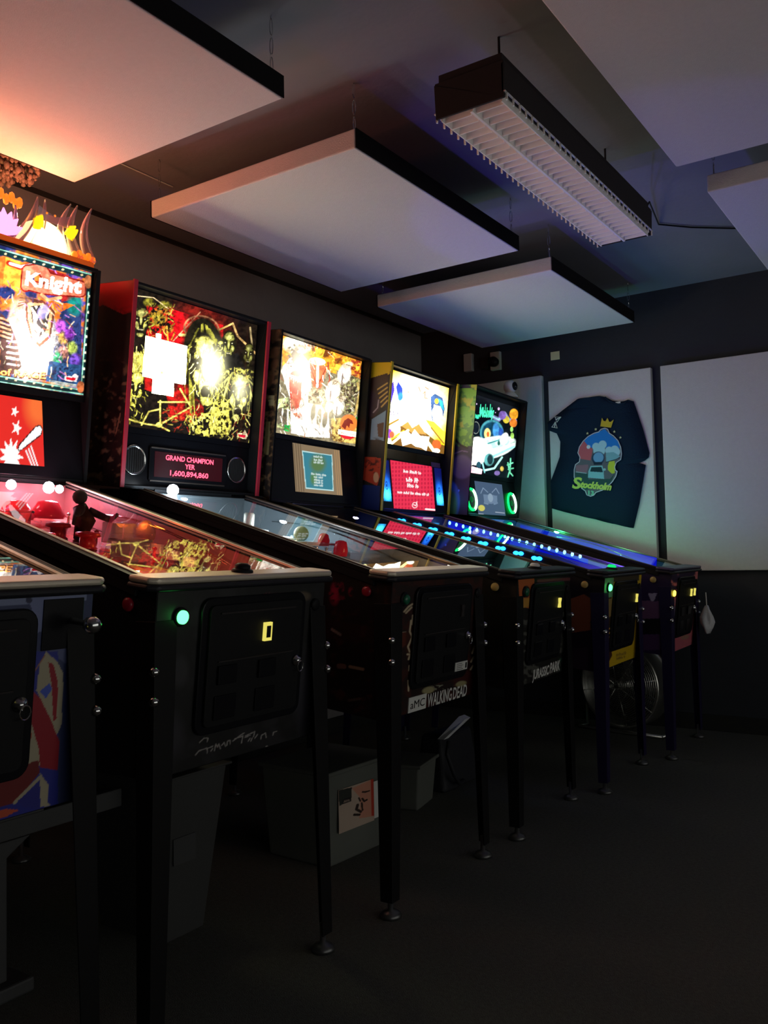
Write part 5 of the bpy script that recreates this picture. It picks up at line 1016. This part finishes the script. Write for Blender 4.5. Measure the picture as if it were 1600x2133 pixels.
M.update(in_red=mat('inner_red_panel', (0.36, 0.15, 0.15), 0.4), in_grey=mat('inner_grey_panel', (0.26, 0.29, 0.30), 0.4), in_dark=mat('inner_dark_panel', (0.14, 0.15, 0.15), 0.35), in_blue=mat('inner_blue_panel', (0.06, 0.08, 0.3), 0.35))
ORANGE, PINKW, COOL, WHITE, BLUE, GREEN = (255, 120, 50), (255, 190, 200), (210, 235, 255), (255, 250, 240), (60, 70, 255), (60, 255, 140)
cfgs = [
 dict(pos=(-1.43, 0.82, 0.56, 0), label='leftmost pinball machine, cut by the photo edge, with a union flag front', rec=0.03, tl=(tl0, -0.34, 0.34, 0.905, 1.325), tlmat=art_mat('backglass_warm', 1.5, 0.2, 0.3),
      display=lcd_display(d1, -0.2, 0.195, 0.13, 0.945), barmat=M['brushed'], trimmat=M['brushed'], front=front0, rejects=[(0.0, 1)], door=(-0.20, 0.162), plate=1, start=(-0.22, 0.35, M['greendim']), plunger=1,
      field=field_art((60, 60, 70), [(200, 60, 40), (200, 190, 170), (40, 60, 120)], 11), inner=M['in_grey'], seed=1, toys=(M['white'], M['redbtn'], M['cream']), toybuild=no_toys, flipbtn=M['redbtn'],
      lamps=[(0.5, 0.0, 0.09, (255, 190, 150), 0.5, 0.03), (0.95, 0.0, 0.09, (255, 190, 160), 0.6, 0.03)], leds=[(0.97, -0.1, 0.1, E['white'], 0.012)]),
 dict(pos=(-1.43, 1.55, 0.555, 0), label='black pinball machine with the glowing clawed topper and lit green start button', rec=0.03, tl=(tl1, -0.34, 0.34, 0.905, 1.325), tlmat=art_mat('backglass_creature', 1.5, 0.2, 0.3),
      display=lcd_display(d1, -0.2, 0.195, 0.13, 0.945), barmat=M['brushed'], trimmat=M['brushed'], front=front1, rejects=[(0.048, 1)], plate=1, start=(-0.218, 0.345, E['greenw']), flipbtn=M['redbtn'],
      field=field_art((90, 40, 40), [(220, 80, 60), (230, 200, 190), (40, 30, 40)], 12), inner=M['in_red'], seed=2, toys=(M['clearred'], M['redbtn'], M['clearred']), toybuild=toys1, action=M['black'],
      leds=[(1.03, -0.20, 0.105, E['white'], 0.016), (1.03, -0.05, 0.105, E['red'], 0.013), (1.03, 0.03, 0.105, E['white'], 0.016), (1.00, 0.14, 0.11, E['white'], 0.018), (1.03, 0.2, 0.1, E['white'], 0.014)],
      lamps=[(0.98, 0.15, 0.085, (255, 170, 200), 1.6, 0.02), (0.98, -0.1, 0.085, (255, 60, 90), 1.6, 0.02), (0.62, 0.19, 0.09, (255, 120, 40), 0.3, 0.02), (0.35, 0.0, 0.08, (255, 150, 110), 0.8, 0.02)]),
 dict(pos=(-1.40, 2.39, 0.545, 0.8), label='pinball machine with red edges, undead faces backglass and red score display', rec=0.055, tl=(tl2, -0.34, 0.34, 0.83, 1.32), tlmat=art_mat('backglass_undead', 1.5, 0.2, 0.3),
      panel=(1.150, 0.622, 1.156, 0.808), display=d2, barmat=M['brushed'], front=front2, cabside=cab2, bbside=side2, edge=M['red'], rejects=[(0.115, 0)], start=(-0.218, 0.349, M['greendim']), flipbtn=M['redbtn'],
      field=field_art((70, 76, 76), [(120, 130, 130), (180, 190, 180), (30, 40, 46)], 13), inner=M['in_grey'], seed=3, toys=(M['ghostp'], M['white'], M['clearred']), toybuild=toys2,
      leds=[(1.04, -0.17, 0.125, E['white'], 0.022)],
      lamps=[(1.0, -0.15, 0.10, COOL, 2.8, 0.02), (0.7, 0.05, 0.09, COOL, 2.0, 0.03), (0.25, 0.1, 0.08, (255, 200, 140), 0.35, 0.03)]),
 dict(pos=(-1.40, 3.19, 0.525, 3.0), label='black pinball machine with a jungle lizard backglass and teal sign screen', rec=0.05, tl=(tl3, -0.335, 0.335, 0.905, 1.32), tlmat=art_mat('backglass_jungle', 1.5, 0.2, 0.3),
      display=lcd_display(d3, -0.17, 0.2, 0.15, 0.965, matr=art_mat('lcd_screen_soft', 0.75, 0.3)), barmat=M['darkbar'], front=front3, cabside=cab3, bbside=side3, rejects=[(0.12, 1)], start=(-0.215, 0.354, M['greendim']), action=M['ltgrey'], acty=-0.05,
      field=field_art((60, 70, 60), [(110, 120, 90), (180, 170, 140), (40, 50, 40)], 14), inner=M['in_grey'], seed=4, toys=(M['ghostp'], M['cream'], M['cream']), toybuild=toys3,
      lamps=[(0.9, 0.0, 0.09, (190, 180, 255), 0.9, 0.03), (0.14, 0.05, 0.07, (115, 95, 255), 9.0, 0.03)]),
 dict(pos=(-1.34, 3.92, 0.505, 2.5), label='yellow-edged pinball machine with blue lit grilles and a bright red screen', rec=0.05, tl=(tl4, -0.34, 0.34, 0.945, 1.31), tlmat=art_mat('backglass_yellow', 1.7, 0.2, 0.3),
      panel=(1.105, 0.622, 1.150, 0.875), display=lcd_display(d4, -0.227, 0.207, 0.02, 0.965, extra4), barmat=M['darkbar'], legmat=M['legblue'], front=front4, cabside=cab4, bbside=side4, edge=M['yellow'], rejects=[(0.16, 1)], start=(-0.232, 0.360, E['greenw']), action=E['greensoft'], acty=-0.10,
      field=field_art((30, 40, 90), [(60, 90, 200), (200, 200, 220), (20, 20, 60)], 15), inner=M['in_dark'], seed=5, toys=(M['ghostp'], M['white'], M['yellow']), toybuild=no_toys,
      lamps=[(0.95, 0.0, 0.08, (85, 85, 255), 1.2, 0.03), (0.15, 0.05, 0.07, (95, 80, 255), 7.5, 0.03)]),
 dict(pos=(-1.27, 4.66, 0.50, 2.0), label='pinball machine with green ring lights and a flying saucer backglass', rec=0.05, tl=(tl5, -0.34, 0.33, 0.85, 1.29), tlmat=art_mat('backglass_saucer', 1.3, 0.2, 0.3),
      panel=(1.105, 0.622, 1.150, 0.828), display=lcd_display(d5, -0.215, 0.157, 0.0, 0.9, extra5), barmat=M['purple'], legmat=M['legblue'], front=front5, cabside=cab5, bbside=side5, rejects=[(0.08, 1), (0.155, 1)], start=(-0.24, 0.306, E['yellow']), acty=0.05,
      field=field_art((20, 30, 60), [(60, 90, 160), (150, 160, 170), (20, 20, 60)], 16), inner=M['in_blue'], seed=6, toys=(M['ghostp'], M['white'], M['cream']), toybuild=no_toys,
      lamps=[(0.95, 0.0, 0.08, (90, 215, 225), 2.0, 0.03), (0.45, 0.05, 0.08, (130, 255, 200), 2.2, 0.03), (0.8, 0.22, 0.10, GREEN, 1.0, 0.02)]),
]
ROOT = [machine(c_) for c_ in cfgs]
led_strips4(ROOT[4], TL(0.505)); led_strips5(ROOT[5], TL(0.50))

# lettering on the fronts
def front_words():
    f = TL(0.545); up = Vector(f(0, 0, 1))-Vector(f(0, 0, 0)); r = ROOT[2]
    MB(f).box((-0.0035, -0.150, 0.002), (-0.0012, -0.046, 0.048)).build('logo_plate', M['ltgrey'], r)
    lettering('logo_lettering', 'aMC', f(-0.0042, -0.098, 0.013), (0, 1, 0), up, 0.024, 0.084, M['black'], r, 0, bold=0.0, center=True)
    lettering('title_lettering', 'WALKING', f(-0.0025, -0.036, 0.003), (0, 1, 0), up, 0.040, 0.155, M['ltgrey'], r, 0, bold=0.02)
    lettering('title_lettering', 'DEAD', f(-0.0025, 0.128, 0.003), (0, 1, 0), up, 0.038, 0.095, M['ltgrey'], r, 0, bold=0.02)
    MB(f).box((-0.0195, 0.098, 0.100), (-0.0172, 0.180, 0.128)).build('door_sticker', M['ltgrey'], r)
    q = MB(f)
    for k in range(4): q.box((-0.0204, 0.106, 0.104+0.006*k), (-0.0197, 0.150-0.008*(k % 2), 0.1055+0.006*k))
    q.box((-0.0204, 0.165, 0.105), (-0.0197, 0.174, 0.123)); q.build('sticker_print', M['black'], r)
    f = TL(0.525); up = Vector(f(0, 0, 1))-Vector(f(0, 0, 0)); r = ROOT[3]
    lettering('title_lettering', 'JURASSIC', f(-0.0025, -0.068, 0.010), (0, 1, 0), up, 0.036, 0.175, M['ltgrey'], r, 0, bold=0.03)
    lettering('title_lettering', 'PARK', f(-0.0025, 0.118, 0.012), (0, 1, 0), up, 0.040, 0.115, M['ltgrey'], r, 0, bold=0.03)
front_words()

# ------------------------------------------------------------------ clawed topper of the second machine
def topper():
    f = TL(0.555); g = lambda: MB(f); r = ROOT[1]
    base = g().prism(rr(-0.345, 0.345, 1.106, 1.30, 0.03), 2, 1.3335, 1.352)
    base = MB(lambda y, a, b: f(a, y, b)).prism(rr(-0.345, 0.345, 1.106, 1.30, 0.03), 2, 1.3335, 1.352).build('topper_base', M['orangestrip'], r, bevel=0.003)
    for s_ in (1, -1):
        c_ = (1.20, s_*0.185, 1.352)
        b = g().lathe([(0.088, 0), (0.088, 0.02), (0.078, 0.06), (0.055, 0.088), (0.025, 0.104), (0.003, 0.108)], c_, (0, 0, 1), 22); b.build('glowing_dome', E['hot'], base, smooth=True)
        horns = [(0.05, 0.105, 0.150, 0.018), (0.115, 0.130, 0.150, 0.014), (0.235, 0.225, 0.165, 0.015), (0.285, 0.250, 0.168, 0.017), (0.335, 0.305, 0.175, 0.018), (0.02, 0.03, 0.10, 0.012)]
        for k, (yb, yt, h, rd) in enumerate(horns):
            pts = []; n = 10
            for i in range(n+1):
                t = i/n; bul = math.sin(PI*t)*0.035*(1 if yt <= 0.14 else -1)*(-1)
                pts.append((1.125+0.015*math.sin(PI*t)-0.02*t, s_*(yb+(yt-yb)*t-bul*0.6), 1.350+h*t))
            b = g().tube(pts, [rd*(1-0.9*(i/n)**1.6)+0.0008 for i in range(n+1)], 10); b.build('horn', M['horn'], base, smooth=True)
        b = g(); n = 10
        b.add([(1.118, s_*(0.115+0.12*i/n), 1.44) for i in range(n+1)]+[(1.112, s_*(0.115+0.12*i/n), 1.478-0.016*math.sin(PI*i/n)) for i in range(n+1)], [(i, i+1, n+2+i, n+1+i) for i in range(n)])
        b.add([(1.130, s_*(0.115+0.12*i/n), 1.44) for i in range(n+1)]+[(1.124, s_*(0.115+0.12*i/n), 1.478-0.016*math.sin(PI*i/n)) for i in range(n+1)], [(i, i+1, n+2+i, n+1+i) for i in range(n)])
        b.build('horn_web', M['horn'], base, smooth=True)
        for k in range(5): g().ball((1.118, s_*(0.26+0.018*k), 1.36+0.008*(k % 2)), 0.011, 8, (1, 1, 1.3)).build('ember', M['gold'], base, smooth=True)
        for yy in (0.145, 0.175): g().ball((1.113, s_*yy, 1.462), 0.004, 6).build('rivet', M['gold'], base)
        lamp(r, f(1.20, s_*0.185, 1.468), (255, 124, 96), 4.2, 0.012, 'topper_lamp')
        for t in (-0.85, -0.7, 0.7, 0.85): g().tube([(1.13, s_*(0.185+0.080*math.sin(t)), 1.36+0.075*math.cos(t)), (1.12, s_*(0.185+0.092*math.sin(t)), 1.378+0.085*math.cos(t)), (1.12, s_*(0.185+0.098*math.sin(t+0.15)), 1.385+0.09*math.cos(t))], [0.013, 0.012, 0.003], 7).build('flame_leaf', E['flame'], base, smooth=True)
    # centre ornament: pink and white crest with gold leaves
    b = g()
    for k in range(7):
        t = -1.1+k*0.37; b.tube([(1.12, 0, 1.355), (1.115, 0.045*math.sin(t), 1.355+0.05*math.cos(t)), (1.12, 0.075*math.sin(t), 1.36+0.075*math.cos(t))], [0.008, 0.014, 0.002], 8)
    b.build('crest', E['pink'], base, smooth=True)
    for k in range(8):
        t = -1.0+k*0.29; x0 = (1.125, 0.055*math.sin(t), 1.415+0.02*math.cos(t)); g().ball((x0[0], x0[1]+0.01*math.sin(t), x0[2]+0.03+0.012*(k % 2)), 0.014, 8, (0.6, 0.8, 1.3)).build('gold_leaf', M['gold'], base, smooth=True)
E['pink'] = emit('pink_crest', (255, 150, 230), 1.8)
topper()

def tuft():  # made-up tuft for an unidentified brown patch, hangers added
    r = thing('brown_tuft', 'brown fluffy tuft of unknown kind hanging from the ceiling beside the orange-lit panel, above the clawed topper', 'dried flowers', (-2.66, 1.73, 2.30))
    rnd = random.Random(4)
    b = MB()
    for k in range(420):
        t, z = rnd.uniform(0, 2*PI), rnd.uniform(0.02, 0.15); q = (0.10+0.012*math.sin(5*t)+0.01*math.sin(40*z))*math.sin(PI*min(1, z/0.19+0.1))*rnd.uniform(0.2, 1)
        p = Vector((q*math.cos(t), q*math.sin(t), z)); b.ball(p, rnd.uniform(0.005, 0.011), 6, (1, 1, rnd.uniform(0.8, 1.8)))
    b.build('fluff_balls', M['brown'], r, smooth=True)
    b = MB()
    for k in range(6): b.tube([(0.01*math.cos(k), 0.01*math.sin(k), 0.2505), (0.03*math.cos(k), 0.03*math.sin(k), 0.13)], 0.002, 5)
    b.build('hanger', M['brown'], r)
tuft()

# ------------------------------------------------------------------ camera on the last backbox
def webcam():
    f = TL(0.50); l = Vector(f(1.16, 0.22, 1.336)); z = math.radians(2.0); x, y = l.x*math.cos(z)-l.y*math.sin(z), l.x*math.sin(z)+l.y*math.cos(z)
    r = thing('security_camera', 'small white round camera standing on the saucer machine backbox', 'camera', (-1.27+x, 4.66+y, l.z), math.radians(-25))
    MB().lathe([(0.045, 0), (0.046, 0.004), (0.036, 0.02), (0.026, 0.03), (0.012, 0.036)], (0, 0, 0.004), (0, 0, 1), 24).build('stand', M['white'], r, smooth=True)
    h = MB().ball((0, 0, 0.068), 0.040, 24).build('head', M['white'], r, smooth=True)
    MB().lathe([(0.025, 0.0), (0.026, 0.005), (0.020, 0.009)], (0.029, 0.010, 0.070), (1, 0.3, 0), 24).build('lens_face', M['blackgloss'], h, smooth=True)
webcam()

# ------------------------------------------------------------------ things under the machines
def bench():
    r = thing('work_stand', 'grey painted stand with a crossbeam and splayed foot under the leftmost machine', 'stand', (-1.95, 1.25, 0))
    MB().box((-0.03, -1.0, 0.360), (0.0, 0.345, 0.408)).build('crossbeam', M['stand'], r, bevel=0.003)
    MB().box((-0.05, -1.0, 0.409), (0.01, 0.10, 0.450)).build('top_rail', M['stand'], r, bevel=0.003)
    MB().prism([(-0.10, 0.035), (0.006, 0.035), (0.006, 0.32), (0.07, 0.359), (-0.14, 0.359), (-0.10, 0.32)], 0, -0.035, 0.0).build('leg', M['stand'], r, bevel=0.003)
    MB().box((-0.07, -0.16, 0.0), (0.03, 0.06, 0.034)).build('foot', M['stand'], r, bevel=0.006)
    MB().lathe([(0.005, 0), (0.005, 0.003)], (0.0, 0.24, 0.385), (1, 0, 0), 10).build('bolt', M['black'], r)
bench()
def bin1():
    r = thing('tall_bin', 'tall pale grey plastic bin under the machine with the green button', 'bin', (-1.99, 1.775, 0), 0)
    b = MB(); t = 0.006
    def ring(h, sx0, sx1, sy0, sy1): return [(sx0, sy0, h), (sx1, sy0, h), (sx1, sy1, h), (sx0, sy1, h)]
    A = ring(0.0, -0.11, 0.148, -0.135, 0.01); B = ring(0.43, -0.15, 0.165, -0.165, 0.09)
    A2 = ring(0.006, -0.104, 0.142, -0.129, 0.004); B2 = ring(0.43, -0.144, 0.159, -0.159, 0.084)
    n = 4; b.add(A+B+A2+B2, [(0, 1, 2, 3), (8, 9, 10, 11)]+[(i, (i+1) % 4, 4+(i+1) % 4, 4+i) for i in range(4)]+[(8+i, 8+(i+1) % 4, 12+(i+1) % 4, 12+i) for i in range(4)]+[(4+i, 4+(i+1) % 4, 12+(i+1) % 4, 12+i) for i in range(4)])
    b.build('bin_body', M['bin'], r, bevel=0.004)
    MB().box((-0.16, -0.17, 0.431), (0.175, 0.105, 0.437)).build('lid', M['bin'], r, bevel=0.002)
    MB().box((0.160, -0.11, 0.20), (0.163, -0.03, 0.27)).build('side_patch', M['stand'], r)
bin1()
def storage(name, label, loc, rz, L, W_, H, booklet):
    """L along local y, W_ along local x (front at x = 0)"""
    r = thing(name, label, 'storage box', loc, rz, 'plastic storage boxes')
    b = MB(); b.loft([(-W_+0.02, 0.015, 0), (-0.015, 0.015, 0), (-0.015, L-0.015, 0), (-W_+0.02, L-0.015, 0)], [(-W_, 0, H), (0, 0, H), (0, L, H), (-W_, L, H)])
    b.build('tub', M['tub'], r, bevel=0.008, seg=3)
    MB().box((-W_-0.008, -0.008, H+0.0005), (0.010, L+0.008, H+0.014)).build('lid', M['tub'], r, bevel=0.004)
    rnd = random.Random(9); b = MB()
    for k in range(4):
        y = 0.04+k*(L-0.1)/4; b.box((-W_+0.06, y, 0.01+0.0*k), (-0.035-0.02*(k % 2), y+(L-0.1)/4-0.006, H*(0.45 if k % 2 else 0.6)))
    b.build('contents', M['cloth'], r, bevel=0.006)
    if booklet:
        a = Art([(285, 885), (545, 840), (545, 440), (285, 500)], 70, 90, (190, 168, 150)); a.poly([(285, 500), (380, 490), (375, 600), (290, 640)], (40, 44, 38)); a.poly([(310, 590), (375, 570), (372, 615), (312, 630)], (14, 12, 12)); a.scribble(343, 612, 40, 20, (150, 130, 110), (1, -0.12), 8)
        a.poly([(380, 500), (545, 440), (545, 800), (430, 790), (440, 600)], (205, 140, 116)); a.poly([(525, 440), (548, 440), (545, 800), (522, 790)], (190, 60, 40))
        for q, wd in (([(460, 550), (480, 555), (510, 550)], 16), ([(430, 600), (440, 630)], 14), ([(455, 610), (470, 640), (490, 630)], 16), ([(420, 660), (410, 700), (440, 730)], 22), ([(450, 650), (455, 720)], 14), ([(395, 745), (430, 755)], 22)): a.line(q, wd, (50, 36, 30))
        a.build('booklet_cover', (0.0015, 0.055, 0.105), (0.004, 0.185, 0), (0.0, 0, 0.142), M['art'], r)
        MB().box((0.0015, 0.243, 0.11), (0.004, 0.30, 0.235)).build('paper_sheet', M['ltgrey'], r)
storage('storage_box', 'milky plastic storage box with a booklet taped to its front', (-1.80, 2.30, 0), math.radians(-3), 0.36, 0.30, 0.30, True)
storage('storage_box', 'small plastic storage box on the floor in front of the dark shoulder bag', (-1.885, 3.00, 0), math.radians(12), 0.22, 0.26, 0.17, False)
def bag():
    r = thing('shoulder_bag', 'dark bag with a curved strap and a grey flap behind the small storage box', 'bag', (-1.93, 3.30, 0))
    b = MB(); b.loft([(-0.16, -0.02, 0), (0.0, -0.02, 0), (0.0, 0.30, 0), (-0.16, 0.30, 0)], [(-0.13, 0.0, 0.24), (-0.03, 0.0, 0.24), (-0.03, 0.28, 0.24), (-0.13, 0.28, 0.24)]); b.build('bag_body', M['bag'], r, bevel=0.02, seg=4)
    MB().tube([(0.01, 0.0, 0.22), (0.03, -0.05, 0.18), (0.035, 0.0, 0.08), (0.03, 0.05, 0.035), (0.01, 0.12, 0.03)], 0.009, 8).build('strap', M['bag'], r, smooth=True)
    MB().loft([(-0.02, -0.04, 0.235), (0.01, -0.04, 0.235), (0.01, 0.0, 0.235), (-0.02, 0.0, 0.235)], [(-0.02, 0.15, 0.30), (0.01, 0.15, 0.29), (0.01, 0.2, 0.29), (-0.02, 0.2, 0.30)]).build('grey_flap', M['cloth'], r)
bag()
def fan():
    f0 = Vector((-1.70, 4.93, 0.0)); r = thing('drum_fan', 'polished metal drum fan on the floor under the yellow-edged machine', 'fan', f0, math.radians(-100))
    R_, D, zc = 0.235, 0.16, 0.265; ax = Vector((1, 0, 0)); c_ = Vector((-D/2, 0, zc))
    MB().lathe([(R_, 0), (R_+0.006, 0.006), (R_, 0.012), (R_, D-0.012), (R_+0.006, D-0.006), (R_, D), (R_-0.006, D), (R_-0.006, 0)], c_, ax, 48, cap=False).build('drum', M['steel'], r, smooth=True)
    for s_, x in (('front', D/2+0.002), ('rear', -D/2-0.002)):
        b = MB()
        for k in range(20):
            q = 0.022+k*(R_-0.03)/19; b.tube([(x+0.018*(1-(q/R_)**2)*(1 if x > 0 else -1), q*math.cos(t), zc+q*math.sin(t)) for t in [2*PI*i/40 for i in range(40)]], 0.0016, 5, True)
        for k in range(8):
            t = 2*PI*k/8+0.2; b.tube([(x+0.018*(1 if x > 0 else -1), 0.02*math.cos(t), zc+0.02*math.sin(t)), (x, (R_-0.003)*math.cos(t), zc+(R_-0.003)*math.sin(t))], 0.0022, 5)
        b.build('guard_grille', M['steel'], r, smooth=True)
    b = MB()
    for k in range(5):
        t = 2*PI*k/5; pts = []
        for i, (q, dt, dx) in enumerate(((0.03, -0.3, -0.015), (0.20, -0.38, -0.03), (0.20, 0.30, 0.03), (0.03, 0.3, 0.015))): pts.append((dx, q*math.cos(t+dt), zc+q*math.sin(t+dt)))
        b.loft(pts, [(p[0]+0.002, p[1], p[2]) for p in pts])
    b.build('fan_blade', M['blade'], r)
    MB().lathe([(0.035, 0), (0.04, 0.02), (0.04, 0.05), (0.02, 0.065)], (-0.03, 0, zc), ax, 20).build('motor_hub', M['steel'], r, smooth=True)
    b = MB(); b.tube([(0.09, -R_-0.02, 0.012), (0.0, -R_-0.02, 0.012), (0.0, -R_-0.015, zc)], 0.010, 8); b.tube([(0.09, R_+0.02, 0.012), (0.0, R_+0.02, 0.012), (0.0, R_+0.015, zc)], 0.010, 8); b.tube([(0.09, -R_-0.02, 0.012), (0.09, R_+0.02, 0.012)], 0.010, 8); b.build('floor_stand', M['steel'], r, smooth=True)
    for s_ in (-1, 1): MB().lathe([(0.018, 0), (0.02, 0.02), (0.008, 0.026)], (0.0, s_*(R_+0.02), zc), (0, s_, 0), 14).build('tilt_knob', M['black'], r, smooth=True)
fan()
def rag():
    r = thing('hanging_cloth', 'crumpled white cloth hanging at the right corner of the saucer machine', 'cloth', (-1.235, 4.918, 0.585))
    b = MB(); n = 18; rows = [(0.012, 0.13), (0.022, 0.115), (0.045, 0.07), (0.05, 0.04), (0.035, 0.01), (0.018, -0.02)]
    vs = []
    for q, h in rows:
        for k in range(n):
            t = 2*PI*k/n; w_ = q*(1+0.28*math.sin(3*t+h*30)+0.12*math.sin(7*t)); vs.append((w_*math.cos(t)*0.6, w_*math.sin(t), h))
    fs = [(i*n+k, i*n+(k+1) % n, (i+1)*n+(k+1) % n, (i+1)*n+k) for i in range(len(rows)-1) for k in range(n)]+[tuple(range(n)), tuple(range((len(rows)-1)*n, len(rows)*n))]
    b.add(vs, fs).build('cloth_body', M['cloth'], r, smooth=True)
    MB().tube([(0.0, 0, 0.125), (-0.002, 0, 0.20)], 0.003, 6).build('tie_string', M['white'], r)
rag()
